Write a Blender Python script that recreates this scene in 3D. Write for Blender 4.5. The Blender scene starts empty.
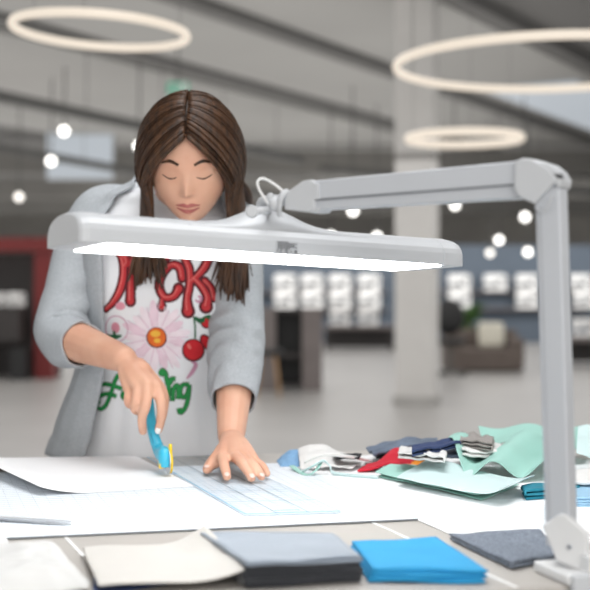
import bpy, bmesh, math, random
from mathutils import Vector, Matrix, noise
from mathutils.bvhtree import BVHTree

random.seed(7)
SC = bpy.context.scene
COL = SC.collection
PI = math.pi
R = math.radians

# ------------------------------------------------------------------ camera, world, lights, exposure
F = 1350.0; CX = 295.0; YH = 298.0           # focal length and horizon of a 590x590 frame
EYE = 1.19; TABLE = 0.88                     # eye height, table-top height
cam_d = bpy.data.cameras.new('camera'); cam = bpy.data.objects.new('camera', cam_d); COL.objects.link(cam)
cam.location = (0, 0, EYE); cam.rotation_euler = (R(90), 0, 0)
cam_d.sensor_width = 36; cam_d.sensor_fit = 'HORIZONTAL'; cam_d.lens = F / 590 * 36
cam_d.shift_y = (YH - 295) / 590
cam_d.clip_start = 0.05; cam_d.clip_end = 300
cam_d.dof.use_dof = True; cam_d.dof.focus_distance = 2.05; cam_d.dof.aperture_fstop = 4.4
SC.camera = cam

w = bpy.data.worlds.new('world'); SC.world = w; w.use_nodes = True
w.node_tree.nodes['Background'].inputs[0].default_value = (1.0, 0.99, 0.97, 1)
w.node_tree.nodes['Background'].inputs[1].default_value = 0.95

def area(name, loc, size, power, aim, color=(1, 1, 1)):
    l = bpy.data.lights.new(name, 'AREA'); l.shape = 'RECTANGLE'; l.size, l.size_y = size
    l.energy = power; l.color = color
    o = bpy.data.objects.new(name, l); COL.objects.link(o); o.location = loc
    o.rotation_euler = (Vector(aim) - Vector(loc)).to_track_quat('-Z', 'Y').to_euler()
    return o
area('unseen_fill_over_table', (0.2, 2.2, 3.9), (2.6, 2.0), 100, (0.0, 2.3, 0.9), (0.98, 0.99, 1.0))  # unseen soft fill from above, standing in for the room's lamps
area('unseen_front_fill', (1.2, -2.5, 2.2), (4.5, 2.6), 115, (-0.2, 2.4, 1.1), (1.0, 0.985, 0.96))  # unseen fill behind the camera that brightens the front, standing in for daylight
area('added_hall_fill', (0, 24, 2.75), (20, 36), 2300, (0, 24, 0), (1.0, 0.98, 0.96))  # added mid-air fill shining down, keeps the upper column dim
area('added_wall_fill', (4.0, 32.5, 3.0), (16, 0.6), 240, (4.0, 36, 1.0), (1.0, 0.99, 0.97))  # added fill to brighten the machines on the slate wall
area('added_ceiling_fill', (-4, 26, 2.8), (16, 34), 1150, (-4, 26, 5), (1.0, 0.98, 0.96))  # added upward fill to lighten the ceiling, no lamp hangs here

SC.view_settings.view_transform = 'Standard'; SC.view_settings.look = 'None'
SC.view_settings.exposure = 0.0; SC.view_settings.gamma = 1.0
SC.view_settings.use_curve_mapping = False

# ------------------------------------------------------------------ helpers
def P(px, py, d):                            # point on the sight line of a pixel at distance d
    return Vector(((px - CX) / F * d, d, EYE + (YH - py) / F * d))
def T(px, py, h=0.0):                        # point h above the table top
    d = F * (EYE - TABLE - h) / (py - YH)
    return Vector(((px - CX) / F * d, d, TABLE + h))
def lin(c):
    return tuple(((v / 255) / 12.92 if v <= 10 else (((v / 255) + 0.055) / 1.055) ** 2.4) for v in c)

MATS = {}
def mat(name, rgb, rough=0.5, var=0.05, scale=8.0, bump=0.0, bscale=200.0, metal=0.0, spec=0.5, sheen=0.0, coords='Object', stretch=None, emit=None, es=0.0, trans=0.0, rgb2=None):
    if name in MATS: return MATS[name]
    m = bpy.data.materials.new(name); m.use_nodes = True
    nt = m.node_tree; b = nt.nodes['Principled BSDF']
    c = lin(rgb); c2 = lin(rgb2) if rgb2 else tuple(max(0, v * (1 - 2.2 * var)) for v in c)
    tc = nt.nodes.new('ShaderNodeTexCoord'); mp = nt.nodes.new('ShaderNodeMapping')
    nt.links.new(tc.outputs[coords], mp.inputs[0])
    if stretch: mp.inputs['Scale'].default_value = stretch
    nz = nt.nodes.new('ShaderNodeTexNoise'); nz.inputs['Scale'].default_value = scale; nz.inputs['Detail'].default_value = 4
    nt.links.new(mp.outputs[0], nz.inputs['Vector'])
    rp = nt.nodes.new('ShaderNodeValToRGB'); rp.color_ramp.elements[0].position = 0.32; rp.color_ramp.elements[1].position = 0.68
    rp.color_ramp.elements[0].color = (*c2, 1); rp.color_ramp.elements[1].color = (*c, 1)
    nt.links.new(nz.outputs['Fac'], rp.inputs[0]); nt.links.new(rp.outputs[0], b.inputs['Base Color'])
    b.inputs['Roughness'].default_value = rough; b.inputs['Metallic'].default_value = metal
    b.inputs['Specular IOR Level'].default_value = spec
    if sheen: b.inputs['Sheen Weight'].default_value = sheen; b.inputs['Sheen Roughness'].default_value = 0.4
    if trans: b.inputs['Transmission Weight'].default_value = trans
    if bump:
        n2 = nt.nodes.new('ShaderNodeTexNoise'); n2.inputs['Scale'].default_value = bscale
        nt.links.new(mp.outputs[0], n2.inputs['Vector'])
        bp = nt.nodes.new('ShaderNodeBump'); bp.inputs['Strength'].default_value = bump; bp.inputs['Distance'].default_value = 0.002
        nt.links.new(n2.outputs['Fac'], bp.inputs['Height']); nt.links.new(bp.outputs[0], b.inputs['Normal'])
    if emit:
        b.inputs['Emission Color'].default_value = (*lin(emit), 1); b.inputs['Emission Strength'].default_value = es
    MATS[name] = m
    return m

def link(name, me, m=None, parent=None, smooth=True):
    o = bpy.data.objects.new(name, me); COL.objects.link(o)
    if m: me.materials.append(m)
    if parent: o.parent = parent; o.matrix_parent_inverse = parent_world(parent).inverted()
    if smooth:
        for p in me.polygons: p.use_smooth = True
    return o
def parent_world(o):
    M = o.matrix_basis.copy()
    if o.parent: M = parent_world(o.parent) @ o.matrix_parent_inverse @ M
    return M
def obj(name, bm, m, parent=None, smooth=False, bevel=0.0, sub=0, solid=0.0, soff=0.0):
    bmesh.ops.recalc_face_normals(bm, faces=bm.faces)
    me = bpy.data.meshes.new(name); bm.to_mesh(me); bm.free()
    o = link(name, me, m, parent, smooth)
    if solid:
        s = o.modifiers.new('thickness', 'SOLIDIFY'); s.thickness = solid; s.offset = soff
    if bevel:
        b = o.modifiers.new('bevel', 'BEVEL'); b.width = bevel; b.segments = 3; b.limit_method = 'ANGLE'; b.angle_limit = R(35)
        b.harden_normals = False
    if sub:
        s = o.modifiers.new('subdivision', 'SUBSURF'); s.levels = sub; s.render_levels = sub
    return o
def tag(o, label=None, cat=None, group=None, kind=None):
    if label: o['label'] = label
    if cat: o['category'] = cat
    if group: o['group'] = group
    if kind: o['kind'] = kind
    return o
def empty(name, loc, label=None, cat=None, group=None, rz=0.0):
    o = bpy.data.objects.new(name, None); COL.objects.link(o); o.location = loc; o.rotation_euler = (0, 0, rz)
    o.empty_display_size = 0.05
    return tag(o, label, cat, group)
def copy_tree(o, parent=None):
    c = o.copy(); COL.objects.link(c)
    if parent: c.parent = parent
    for ch in [k for k in COL.objects if k.parent == o]: copy_tree(ch, c)
    return c
BM = bmesh.new
def box(bm, c, s, rot=None):
    M = Matrix.Translation(Vector(c)) @ (rot.to_4x4() if rot else Matrix()) @ Matrix.Diagonal((s[0], s[1], s[2], 1))
    bmesh.ops.create_cube(bm, size=1.0, matrix=M); return bm
def frame_of(a, b, hint=Vector((0, 0, 1))):
    t = (b - a).normalized()
    if abs(t.dot(hint)) > 0.97: hint = Vector((1, 0, 0))
    u = hint.cross(t).normalized(); v = t.cross(u)
    return u, v, t
def tube(bm, pts, rad, seg=10, cap=True, flat=None, hint=None):
    pts = [Vector(p) for p in pts]; n = len(pts)
    if not isinstance(rad, (list, tuple)): rad = [rad] * n
    rings = []; u = None
    for i, p in enumerate(pts):
        t = (pts[min(i + 1, n - 1)] - pts[max(i - 1, 0)])
        if t.length < 1e-9: t = Vector((0, 0, 1))
        t.normalize()
        if u is None:
            h = hint or (Vector((0, 0, 1)) if abs(t.z) < 0.9 else Vector((0, 1, 0)))
            u = (h - t * h.dot(t)).normalized()
        else: u = (u - t * u.dot(t)).normalized()
        v = t.cross(u); fl = flat if flat else 1.0
        rings.append([bm.verts.new(p + u * math.cos(k * 2 * PI / seg) * rad[i] * fl + v * math.sin(k * 2 * PI / seg) * rad[i]) for k in range(seg)])
    for a, b in zip(rings, rings[1:]):
        for k in range(seg): bm.faces.new((a[k], a[(k + 1) % seg], b[(k + 1) % seg], b[k]))
    if cap: bm.faces.new(rings[0][::-1]); bm.faces.new(rings[-1])
    return bm
def spline(pts, n=6):                         # Catmull-Rom resample
    pts = [Vector(p) for p in pts]; out = []
    for i in range(len(pts) - 1):
        p0 = pts[max(i - 1, 0)]; p1 = pts[i]; p2 = pts[i + 1]; p3 = pts[min(i + 2, len(pts) - 1)]
        for k in range(n):
            t = k / n
            out.append(0.5 * ((2 * p1) + (p2 - p0) * t + (2 * p0 - 5 * p1 + 4 * p2 - p3) * t * t + (3 * p1 - p0 - 3 * p2 + p3) * t ** 3))
    out.append(pts[-1]); return out
def lerp(a, b, t): return a + (b - a) * t
def resample(vals, n):
    out = []
    for i in range(len(vals) - 1):
        for k in range(n): out.append(lerp(vals[i], vals[i + 1], k / n))
    out.append(vals[-1]); return out
def prism(bm, poly, axis_a, axis_b, axis_c, org, depth):
    A = [bm.verts.new(org + axis_a * x + axis_b * y - axis_c * depth / 2) for x, y in poly]
    B = [bm.verts.new(org + axis_a * x + axis_b * y + axis_c * depth / 2) for x, y in poly]
    n = len(poly); bm.faces.new(A); bm.faces.new(B[::-1])
    for i in range(n): bm.faces.new((A[i], B[i], B[(i + 1) % n], A[(i + 1) % n]))
    return bm
def disc_cyl(bm, a, b, r, seg=24):
    return tube(bm, [a, b], r, seg)
def lathe(bm, prof, c, seg=24):
    rings = [[bm.verts.new(Vector(c) + Vector((r * math.cos(k * 2 * PI / seg), r * math.sin(k * 2 * PI / seg), z))) for k in range(seg)] for r, z in prof]
    for a, b in zip(rings, rings[1:]):
        for k in range(seg): bm.faces.new((a[k], a[(k + 1) % seg], b[(k + 1) % seg], b[k]))
    bm.faces.new(rings[0][::-1]); bm.faces.new(rings[-1]); return bm
def nz(v, s=1.0, seed=0.0): return noise.noise(Vector(v) * s + Vector((seed, seed * 1.7, seed * 0.3)))

Z = Vector((0, 0, 1))
BANG = R(29)                                  # the hall's beams run 29 degrees to the right of the view
BU = Vector((math.sin(BANG), math.cos(BANG), 0)); BV = Vector((math.cos(BANG), -math.sin(BANG), 0))
HALL_H = 4.65

# ------------------------------------------------------------------ the hall
m_floor = mat('polished_concrete', (150, 148, 146), 0.36, 0.06, 0.8, spec=0.4)
m_ceil = mat('grey_ceiling', (108, 107, 105), 0.9, 0.05, 0.4)
m_beam = mat('pale_grey_bulkhead', (160, 159, 156), 0.9, 0.03, 0.5)
m_dbeam = mat('dark_grey_metal', (88, 88, 86), 0.7, 0.05, 2)
m_wall = mat('slate_blue_paint', (88, 98, 110), 0.8, 0.05, 1)
m_dwall = mat('dark_hall_wall', (172, 168, 162), 0.9, 0.1, 0.6)
m_col = mat('white_plaster', (205, 203, 200), 0.8, 0.03, 3)
m_grey = mat('grey_brown_laminate', (116, 108, 106), 0.6, 0.06, 6)
m_dark = mat('dark_brown_laminate', (52, 47, 46), 0.5, 0.1, 6)
m_black = mat('black_plastic', (24, 24, 25), 0.5, 0.1, 10)
m_red = mat('red_lacquer', (112, 22, 22), 0.5, 0.05, 5)
m_white_pl = mat('white_appliance_plastic', (242, 242, 241), 0.4, 0.03, 10)
m_wood = mat('pale_wood', (176, 140, 100), 0.6, 0.12, 20)

def struct(name, bm, m, bevel=0.0, smooth=False):
    return tag(obj(name, bm, m, None, smooth, bevel), kind='structure')
struct('floor', box(BM(), (0, 29, -0.05), (34, 66, 0.1)), m_floor)
struct('ceiling', box(BM(), (0, 29, HALL_H + 0.1), (34, 66, 0.2)), m_ceil)
struct('wall_back', box(BM(), (0, 50, HALL_H / 2), (34, 0.3, HALL_H)), m_dwall)
struct('wall_right', box(BM(), (7.8, 36, 1.3), (18.0, 0.2, 2.6)), m_wall)

for n_, sx in ((1, -1), (2, 1)):                 # glazed long sides of the hall: slim frames
    bm = BM()
    for k in range(16): box(bm, (sx * 16.9, -2 + 3.5 * k, HALL_H / 2), (0.12, 0.08, HALL_H - 0.002))
    for z in (0.05, 2.4, HALL_H - 0.06): box(bm, (sx * 16.9, 24.2, z), (0.1, 52.5, 0.1))
    struct('window_%d' % n_, bm, m_dbeam)
def beam(name, c, wdt, hgt, z, m, label=None, cat=None, y0=-2, y1=50, kind=None, group=None):
    # a long beam parallel to the hall's axis, c = its sideways offset
    mid = BV * c + BU * ((y0 + y1) / 2) + Z * z
    bm = BM(); prism(bm, [(-wdt / 2, -hgt / 2), (wdt / 2, -hgt / 2), (wdt / 2, hgt / 2), (-wdt / 2, hgt / 2)], BV, Z, BU, mid, y1 - y0)
    return tag(obj(name, bm, m), label, cat, group, kind)
# bulkheads stepping down to the left, with dark conduits along their edges
for i, (c, wd, hg) in enumerate(((-7.1, 2.2, 0.10), (-9.55, 1.9, 0.16), (-14.2, 6.0, 0.2))):
    beam('ceiling_trim_%d' % (i + 1), c, wd, hg, HALL_H - hg / 2 + 0.002, m_beam, kind='structure').name = 'trim_%d' % (i + 1)
beam('trim_4', -3.2, 1.6, 0.1, HALL_H - 0.048, m_beam, kind='structure')
for i, (c, z, wd, hg, lab) in enumerate((
        (-5.72, HALL_H - 0.08, 0.22, 0.16, 'dark ceiling conduit crossing the top right, behind the large ring lamp'),
        (-8.35, HALL_H - 0.1, 0.26, 0.2, 'dark ceiling conduit slanting from above the head to the large ring lamp'),
        (-10.75, HALL_H - 0.1, 0.28, 0.2, 'dark ceiling conduit slanting from the head towards the white column'))):
    beam('ceiling_conduit', c, wd, hg, z, mat('conduit_grey', (100, 99, 97), 0.8, 0.05, 2), lab, 'conduit', group=None)
# cross beams far back
for i, d in enumerate((29, 36, 43)):
    bm = BM(); box(bm, (0, d, HALL_H - 0.55), (33, 0.35, 0.5))
    struct('trim_%d' % (i + 5), bm, mat('mid_grey_beam', (126, 124, 120), 0.9, 0.05, 1))

# spot-light track (dark rail) with its spot heads, hung below the ceiling
m_lens = mat('lit_spot_lens', (255, 255, 252), 0.3, 0.0, emit=(255, 252, 246), es=4.0)
m_lens2 = mat('dim_spot_lens', (235, 232, 228), 0.3, 0.0, emit=(255, 250, 242), es=2.2)
def rail(a, b, label):
    bm = BM(); u, v, t = frame_of(a, b)
    prism(bm, [(-0.08, -0.06), (0.08, -0.06), (0.08, 0.06), (-0.08, 0.06)], u, v, t, (a + b) / 2, (b - a).length)
    r = tag(obj('light_track', bm, m_dbeam), label, 'light track')
    n = 5
    for k in range(n):
        p = lerp(a, b, (k + 0.5) / n); obj('hanger', tube(BM(), [p, Vector((p.x, p.y, HALL_H))], 0.006, 6), m_dbeam, r)
    return r
rail(P(-60, 84, 15), P(300, 160, 24), 'long dark ceiling track carrying spots, behind the head')
rail(P(-60, 138, 22), P(330, 205, 30), 'farther dark ceiling track below the first, behind the head')
rail(P(320, 168, 27), P(640, 196, 26), 'dark ceiling track right of the column, behind the lamp arm')
def spot(px, py, d, lab, dim=False):
    p = P(px, py, d); e = empty('ceiling_spotlight', p, lab, 'spotlight', 'ceiling spotlights')
    aim = (Vector((0, 0, EYE)) - p).normalized()
    obj('housing', tube(BM(), [p - aim * 0.2, p - aim * 0.02, p - aim * 0.001], [0.075, 0.075, 0.07], 16), m_dbeam, e)
    obj('lens', tube(BM(), [p - aim * 0.004, p + aim * 0.008], 0.062, 20), m_lens2 if dim else m_lens, e)
    obj('stem', tube(BM(), [p - aim * 0.1, Vector((p.x, p.y + 0.1, HALL_H))], 0.012, 6), m_dbeam, e)
for a in ((64, 131, 19, 'upper lit spotlight of the two left of the head'),
          (51, 161, 20, 'lower lit spotlight of the two left of the head'),
          (19, 197, 22, 'spotlight nearest the left edge, above the red fascia', True),
          (139, 146, 19, 'lit spotlight half hidden by the left side of the hair'),
          (353, 211, 21, 'spotlight under the middle of the lamp arm'),
          (377, 236.5, 23, 'spotlight peeking over the lamp head near the column'),
          (331, 236, 23, 'spotlight peeking over the lamp head right of its label'),
          (455, 205, 22, 'spotlight right of the column just below the lamp arm'),
          (525, 217, 22, 'spotlight close to the top of the lamp pole'),
          (499, 240, 24, 'upper spotlight of the close pair left of the lamp pole'),
          (490, 253, 25, 'lower dimmer spotlight of the close pair left of the lamp pole', True),
          (528, 252, 24, 'spotlight touching the left edge of the lamp pole')):
    spot(*a)
# two flush luminous ceiling panels
m_panel = mat('luminous_ceiling_panel', (110, 114, 118), 0.6, 0.0, emit=(224, 232, 240), es=0.5)
c = P(80, 150, 27)
e = tag(obj('hanging_light_box', box(BM(), c, (1.3, 0.08, 1.15)), m_panel), 'pale glowing hanging panel behind the two spotlights left of the head', 'light box')
obj('frame', box(BM(), c + Vector((0, 0.1, 0)), (1.36, 0.1, 1.2)), m_beam, e)
for sx in (-0.5, 0.5): obj('hanger', tube(BM(), [c + Vector((sx, 0.1, 0.5)), Vector((c.x + sx, c.y + 0.1, max(HALL_H, c.z + 0.75)))], 0.01, 6), m_dbeam, e)
c = P(590, 112, 24.0); c.z = HALL_H - 0.135
e = tag(obj('ceiling_panel_light', box(BM(), c, (1.5, 6.5, 0.04), Matrix.Rotation(-BANG, 3, 'Z')), m_panel), 'pale luminous ceiling panel at the right edge beyond the large ring lamp', 'ceiling light')

# white square column
bm = BM(); pc = P(417, 400, 15.2)
box(bm, (pc.x, pc.y, HALL_H / 2), (0.44, 0.44, HALL_H), Matrix.Rotation(R(-14), 3, 'Z'))
tag(obj('column', bm, m_col, None, False, 0.03), 'white square structural column behind the lamp head', 'column', kind='structure')
bm = BM(); box(bm, (pc.x, pc.y, 0.05), (0.48, 0.48, 0.1), Matrix.Rotation(R(-14), 3, 'Z'))
tag(obj('baseboard_column', bm, mat('pale_grey_base', (170, 168, 165), 0.6)), kind='structure')

# ring lamps
def ring_lamp(px, py, d, rad, tr, lab, roll=0.0):
    c = P(px, py, d); e = empty('ring_lamp', c, lab, 'pendant lamp')
    bm = BM(); NS = 96; seg = 12; rings = []
    for i in range(NS):
        a = 2 * PI * i / NS; dr = Vector((math.cos(a), math.sin(a), 0))
        rings.append([bm.verts.new(c + dr * (rad + tr * 0.8 * math.cos(2 * PI * k / seg)) + Z * tr * math.sin(2 * PI * k / seg)) for k in range(seg)])
    bmesh.ops.rotate(bm, cent=c, matrix=Matrix.Rotation(roll, 3, 'Y'), verts=bm.verts)
    for i in range(NS):
        A = rings[i]; B = rings[(i + 1) % NS]
        for k in range(seg): bm.faces.new((A[k], B[k], B[(k + 1) % seg], A[(k + 1) % seg]))
    obj('diffuser', bm, mat('warm_ring_diffuser', (110, 104, 96), 0.5, 0.0, emit=(255, 241, 223), es=0.80), e, True)
    for k in range(3):
        a = 2 * PI * k / 3 + 0.5; q = c + Vector((math.cos(a), math.sin(a), 0)) * rad + Z * tr
        obj('suspension_wire', tube(BM(), [q, Vector((q.x, q.y, HALL_H - 0.004))], 0.0012, 5), m_dbeam, e)
    return e
ring_lamp(100, 31, 4.9, 0.316, 0.0165, 'glowing warm white ring lamp at top left above the person', R(3.2))
ring_lamp(553, 65, 5.6, 0.65, 0.0185, 'large glowing warm white ring lamp cut by the right edge')
ring_lamp(464.5, 138.5, 8.2, 0.345, 0.025, 'small glowing ring lamp below the large one, in front of the column')

# exit sign
e = empty('exit_sign', P(178, 88, 17), 'small green emergency exit sign just above the hair', 'sign')
c = P(178, 88, 17); bm = BM(); box(bm, c, (0.27, 0.05, 0.14)); obj('sign_box', bm, mat('green_sign', (58, 158, 128), 0.5, 0.03, emit=(60, 170, 135), es=0.25), e, False, 0.006)
bm = BM()
box(bm, c + Vector((0.07, -0.028, 0)), (0.07, 0.008, 0.1))
prism(bm, [(-0.1, 0), (-0.05, 0.04), (-0.05, 0.014), (0.0, 0.014), (0.0, -0.014), (-0.05, -0.014), (-0.05, -0.04)], Vector((1, 0, 0)), Z, Vector((0, 1, 0)), c + Vector((0, -0.028, 0)), 0.008)
obj('pictogram', bm, m_white_pl, e)
obj('hanger', tube(BM(), [c, Vector((c.x, c.y, HALL_H))], 0.012, 6), m_dbeam, e)

# ------------------------------------------------------------------ shop furniture far behind
def sewing_machine_proto():
    e = empty('sewing_machine', (0, 0, 0))
    bm = BM(); box(bm, (0, 0, 0.04), (0.42, 0.18, 0.08)); obj('base', bm, m_white_pl, e, False, 0.02)
    bm = BM(); poly = [(-0.21, 0.14), (-0.09, 0.14), (-0.07, 0.17), (0.07, 0.17), (0.10, 0.14), (0.10, 0.06), (0.21, 0.06), (0.21, 0.30), (0.18, 0.32), (-0.18, 0.32), (-0.21, 0.29)]
    prism(bm, poly, Vector((1, 0, 0)), Z, Vector((0, 1, 0)), Vector((0, 0, 0)), 0.15); obj('arm', bm, m_white_pl, e, False, 0.012)
    bm = BM(); tube(bm, [(0.205, 0, 0.22), (0.235, 0, 0.22)], 0.06, 18); obj('handwheel', bm, mat('mid_grey_plastic', (150, 150, 152), 0.5), e)
    bm = BM(); tube(bm, [(-0.15, 0, 0.145), (-0.15, 0, 0.085)], 0.012, 8); obj('needle_bar', bm, mat('bright_metal', (190, 190, 190), 0.3, metal=1.0), e)
    bm = BM(); box(bm, (0.13, -0.078, 0.2), (0.1, 0.01, 0.09)); obj('control_panel', bm, mat('mid_grey_plastic', (150, 150, 152)), e)
    return e
proto = [None]
def machine(x, y, z, lab, s=1.0, rz=0.0, group='white sewing machines on display'):
    if proto[0] is None: proto[0] = sewing_machine_proto(); e = proto[0]
    else: e = copy_tree(proto[0])
    e.location = (x, y, z); e.scale = (s, s, s); e.rotation_euler = (0, 0, rz)
    tag(e, lab, 'sewing machine', group)

def X(px, d): return (px - CX) / F * d
def Zp(py, d): return EYE + (YH - py) / F * d

# wall shelves with machines (middle) on the slate wall
for z, lab in ((1.38, 'upper long white wall shelf holding white machines'), (0.92, 'lower long white wall shelf holding white machines')):
    for (p0, p1, side) in ((248, 392, 'left of the column'), (446, 600, 'right of the column')):
        bm = BM(); x0 = X(p0, 34); x1 = X(p1, 34)
        box(bm, ((x0 + x1) / 2, 35.72, z - 0.02), (x1 - x0, 0.36, 0.04)); s = tag(obj('wall_shelf', bm, m_grey), lab + ' ' + side, 'shelf')
ordn = {0: 'first', 1: 'second', 2: 'third', 3: 'fourth'}
D = 35.62
for i, px in enumerate((285, 312, 340, 369)):
    for z, row in ((1.38, 'upper'), (0.92, 'lower')):
        machine(X(px, D), D, z, 'white sewing machine, %s from left on the %s shelf left of the column' % (ordn[i], row), 1.35)
for i, px in enumerate((459, 495, 527)):
    for z, row in ((1.38, 'upper'), (0.92, 'lower')):
        if (i, row) == (1, 'lower'): continue
        machine(X(px, D), D, z, 'white sewing machine, %s from left on the %s shelf right of the column' % (ordn[i], row), 1.35)
for px, row in ((580, 1.38), (584, 0.92)):
    machine(X(px, D), D, row, 'white sewing machine right of the lamp pole on the %s shelf' % ('upper' if row > 1 else 'lower'), 1.35)

def low_table(p0, p1, d, ztop, lab, depth=0.8):
    x0, x1 = X(p0, d), X(p1, d); e = empty('display_table', ((x0 + x1) / 2, d, 0), lab, 'table')
    bm = BM(); box(bm, ((x0 + x1) / 2, d, ztop - 0.04), (x1 - x0, depth, 0.08)); obj('tabletop', bm, m_grey, e, False, 0.01)
    bm = BM(); box(bm, ((x0 + x1) / 2, d + 0.3, ztop / 2), (x1 - x0 - 0.1, 0.05, ztop - 0.08)); obj('back_panel', bm, m_dark, e)
    for sx in (x0 + 0.06, x1 - 0.06):
        for sy in (-0.32, 0.32):
            bm = BM(); box(bm, (sx, d + sy, (ztop - 0.08) / 2), (0.08, 0.08, ztop - 0.08)); obj('leg', bm, m_dark, e)
    return e
low_table(324, 394, 31, 0.56, 'long dark display table left of the column')
for i, px in enumerate((340, 368)):
    machine(X(px, 31), 31, 0.56, 'white sewing machine on the long dark display table, %s' % ('left one' if i == 0 else 'right one'), 1.1)
low_table(552, 640, 24, 0.50, 'dark display table at the right edge behind the lamp pole')
machine(X(584, 24), 24, 0.5, 'white sewing machine on the dark table at the right edge', 1.0)

# open grey-brown shelf unit
d = 17.5; x0, x1 = X(252, d), X(322, d); zt = Zp(308, d)
e = empty('shelf_unit', ((x0 + x1) / 2, d, 0), 'grey-brown open shelf unit right of the person, with dark interior', 'shelf unit')
bm = BM(); box(bm, (x1 - 0.13, d, zt / 2), (0.26, 0.5, zt)); obj('side_panel', bm, m_grey, e)
bm = BM(); box(bm, (x0 + 0.18, d, zt / 2), (0.26, 0.5, zt)); obj('side_panel', bm, m_grey, e)
bm = BM(); box(bm, ((x0 + x1) / 2, d + 0.23, zt / 2), (x1 - x0 - 0.1, 0.03, zt - 0.02)); obj('back_panel', bm, m_black, e)
for z in (0.06, 0.45, zt - 0.03):
    bm = BM(); box(bm, ((x0 + x1) / 2 + 0.02, d, z), (x1 - x0 - 0.55, 0.44, 0.05)); obj('shelf', bm, m_dark, e)
# stool with tan legs
c = P(268, 385, 16.3); c.z = 0
e = empty('stool', c, 'dark stool with pale wooden legs in front of the shelf unit', 'stool')
bm = BM(); lathe(bm, [(0.17, 0.50), (0.19, 0.53), (0.18, 0.57), (0.02, 0.58)], c, 20); obj('seat', bm, m_black, e, True)
for k in range(4):
    a = PI / 4 + k * PI / 2; dd = Vector((math.cos(a), math.sin(a), 0))
    obj('leg', tube(BM(), [c + dd * 0.12 + Z * 0.50, c + dd * 0.2], [0.02, 0.014], 8), m_wood, e)

# red framed kiosk at the left
d = 20.0
e = empty('kiosk', (X(-10, d), d, 0), 'red framed kiosk with dark counter at the left edge', 'kiosk')
bm = BM(); box(bm, (X(-5, d), d, Zp(245, d)), (X(60, d) - X(-70, d), 0.5, 0.2)); obj('fascia', bm, m_red, e)
bm = BM(); box(bm, (X(46, d), d, Zp(252, d) / 2), (0.27, 0.4, Zp(252, d))); obj('post', bm, m_red, e)
bm = BM(); box(bm, (X(-70, d), d, Zp(252, d) / 2), (0.27, 0.4, Zp(252, d))); obj('post', bm, m_red, e)
bm = BM(); box(bm, (X(-10, d), d + 0.6, Zp(252, d) / 2), (1.9, 0.04, Zp(252, d))); obj('back_panel', bm, m_dark, e)
bm = BM(); box(bm, (X(-20, d), d - 0.3, Zp(323, d) - 0.0), (1.4, 0.5, 0.5)); obj('counter', bm, m_dark, e)
bm = BM(); box(bm, (X(25, d), d - 0.3, Zp(357, d) / 2 + 0.03), (0.24, 0.4, 0.55)); obj('plinth', bm, m_black, e)
bm = BM(); box(bm, (X(-40, d), d - 0.3, Zp(357, d) / 2 + 0.03), (0.24, 0.4, 0.55)); obj('plinth', bm, m_black, e)
for px, lab in ((2, 'white sewing machine at the left edge on the kiosk counter'), (17, 'white sewing machine on the kiosk counter, nearer the red post')):
    machine(X(px, d - .3), d - .3, Zp(323, d) + 0.25, lab, 0.62 if px > 5 else 0.6, R(60))

# sofa, cushion, plant, black chair
d = 22.0; x0, x1 = X(444, d), X(520, d)
e = empty('sofa', ((x0 + x1) / 2, d, 0), 'low grey-brown sofa right of the column', 'sofa')
m_sofa = mat('grey_brown_fabric', (104, 94, 88), 0.9, 0.08, 8)
bm = BM(); box(bm, ((x0 + x1) / 2, d, 0.2), (x1 - x0, 0.8, 0.36)); obj('seat', bm, m_sofa, e, False, 0.04)
bm = BM(); box(bm, ((x0 + x1) / 2, d + 0.34, 0.42), (x1 - x0, 0.2, 0.5)); obj('backrest', bm, m_sofa, e, False, 0.05)
for sx in (x0 + 0.1, x1 - 0.1):
    bm = BM(); box(bm, (sx, d, 0.29), (0.22, 0.82, 0.52)); obj('armrest', bm, m_sofa, e, False, 0.05)
bm = BM(); box(bm, (X(491, d), d - 0.02, 0.585), (0.42, 0.16, 0.42), Matrix.Rotation(R(-14), 3, 'X'))
tag(obj('cushion', bm, mat('cream_fabric', (206, 202, 188), 0.9), None, True, 0.06), 'cream cushion standing on the grey-brown sofa', 'cushion')
c = Vector((X(469, 24), 24, 0))
e = empty('potted_plant', c, 'green leafy potted plant behind the sofa', 'plant')
bm = BM(); lathe(bm, [(0.14, 0.0), (0.19, 0.45), (0.17, 0.45), (0.16, 0.40), (0.01, 0.40)], c, 20); obj('pot', bm, m_black, e)
bm = BM(); tube(bm, [c + Z * 0.4, c + Z * 0.8 + Vector((0.02, 0, 0))], 0.02, 6); obj('stem', bm, m_wood, e)
bm = BM()
for k in range(60):
    a = random.uniform(0, 2 * PI); el = random.uniform(-0.2, 1.2); L = random.uniform(0.2, 0.42)
    b0 = c + Z * random.uniform(0.55, 0.95); dr = Vector((math.cos(a) * math.cos(el), math.sin(a) * math.cos(el), math.sin(el)))
    sd = dr.cross(Z).normalized() * 0.05; mid = b0 + dr * L * 0.55 + Z * 0.02
    v = [bm.verts.new(q) for q in (b0, mid - sd, b0 + dr * L - Z * 0.04, mid + sd)]; bm.faces.new(v)
obj('foliage', bm, mat('leaf_green', (74, 112, 52), 0.6, 0.15, 12), e, solid=0.004)
c = Vector((X(450, 20.5), 20.5, 0))
e = empty('swivel_chair', c, 'black swivel chair with round back beside the column', 'chair')
bm = BM(); bmesh.ops.create_uvsphere(bm, u_segments=20, v_segments=12, radius=1, matrix=Matrix.Translation(c + Vector((0, 0.12, 0.9))) @ Matrix.Diagonal((0.24, 0.08, 0.28, 1))); obj('backrest', bm, m_black, e, True)
bm = BM(); lathe(bm, [(0.2, 0.48), (0.24, 0.52), (0.22, 0.58), (0.02, 0.59)], c, 20); obj('seat', bm, m_black, e, True)
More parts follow.
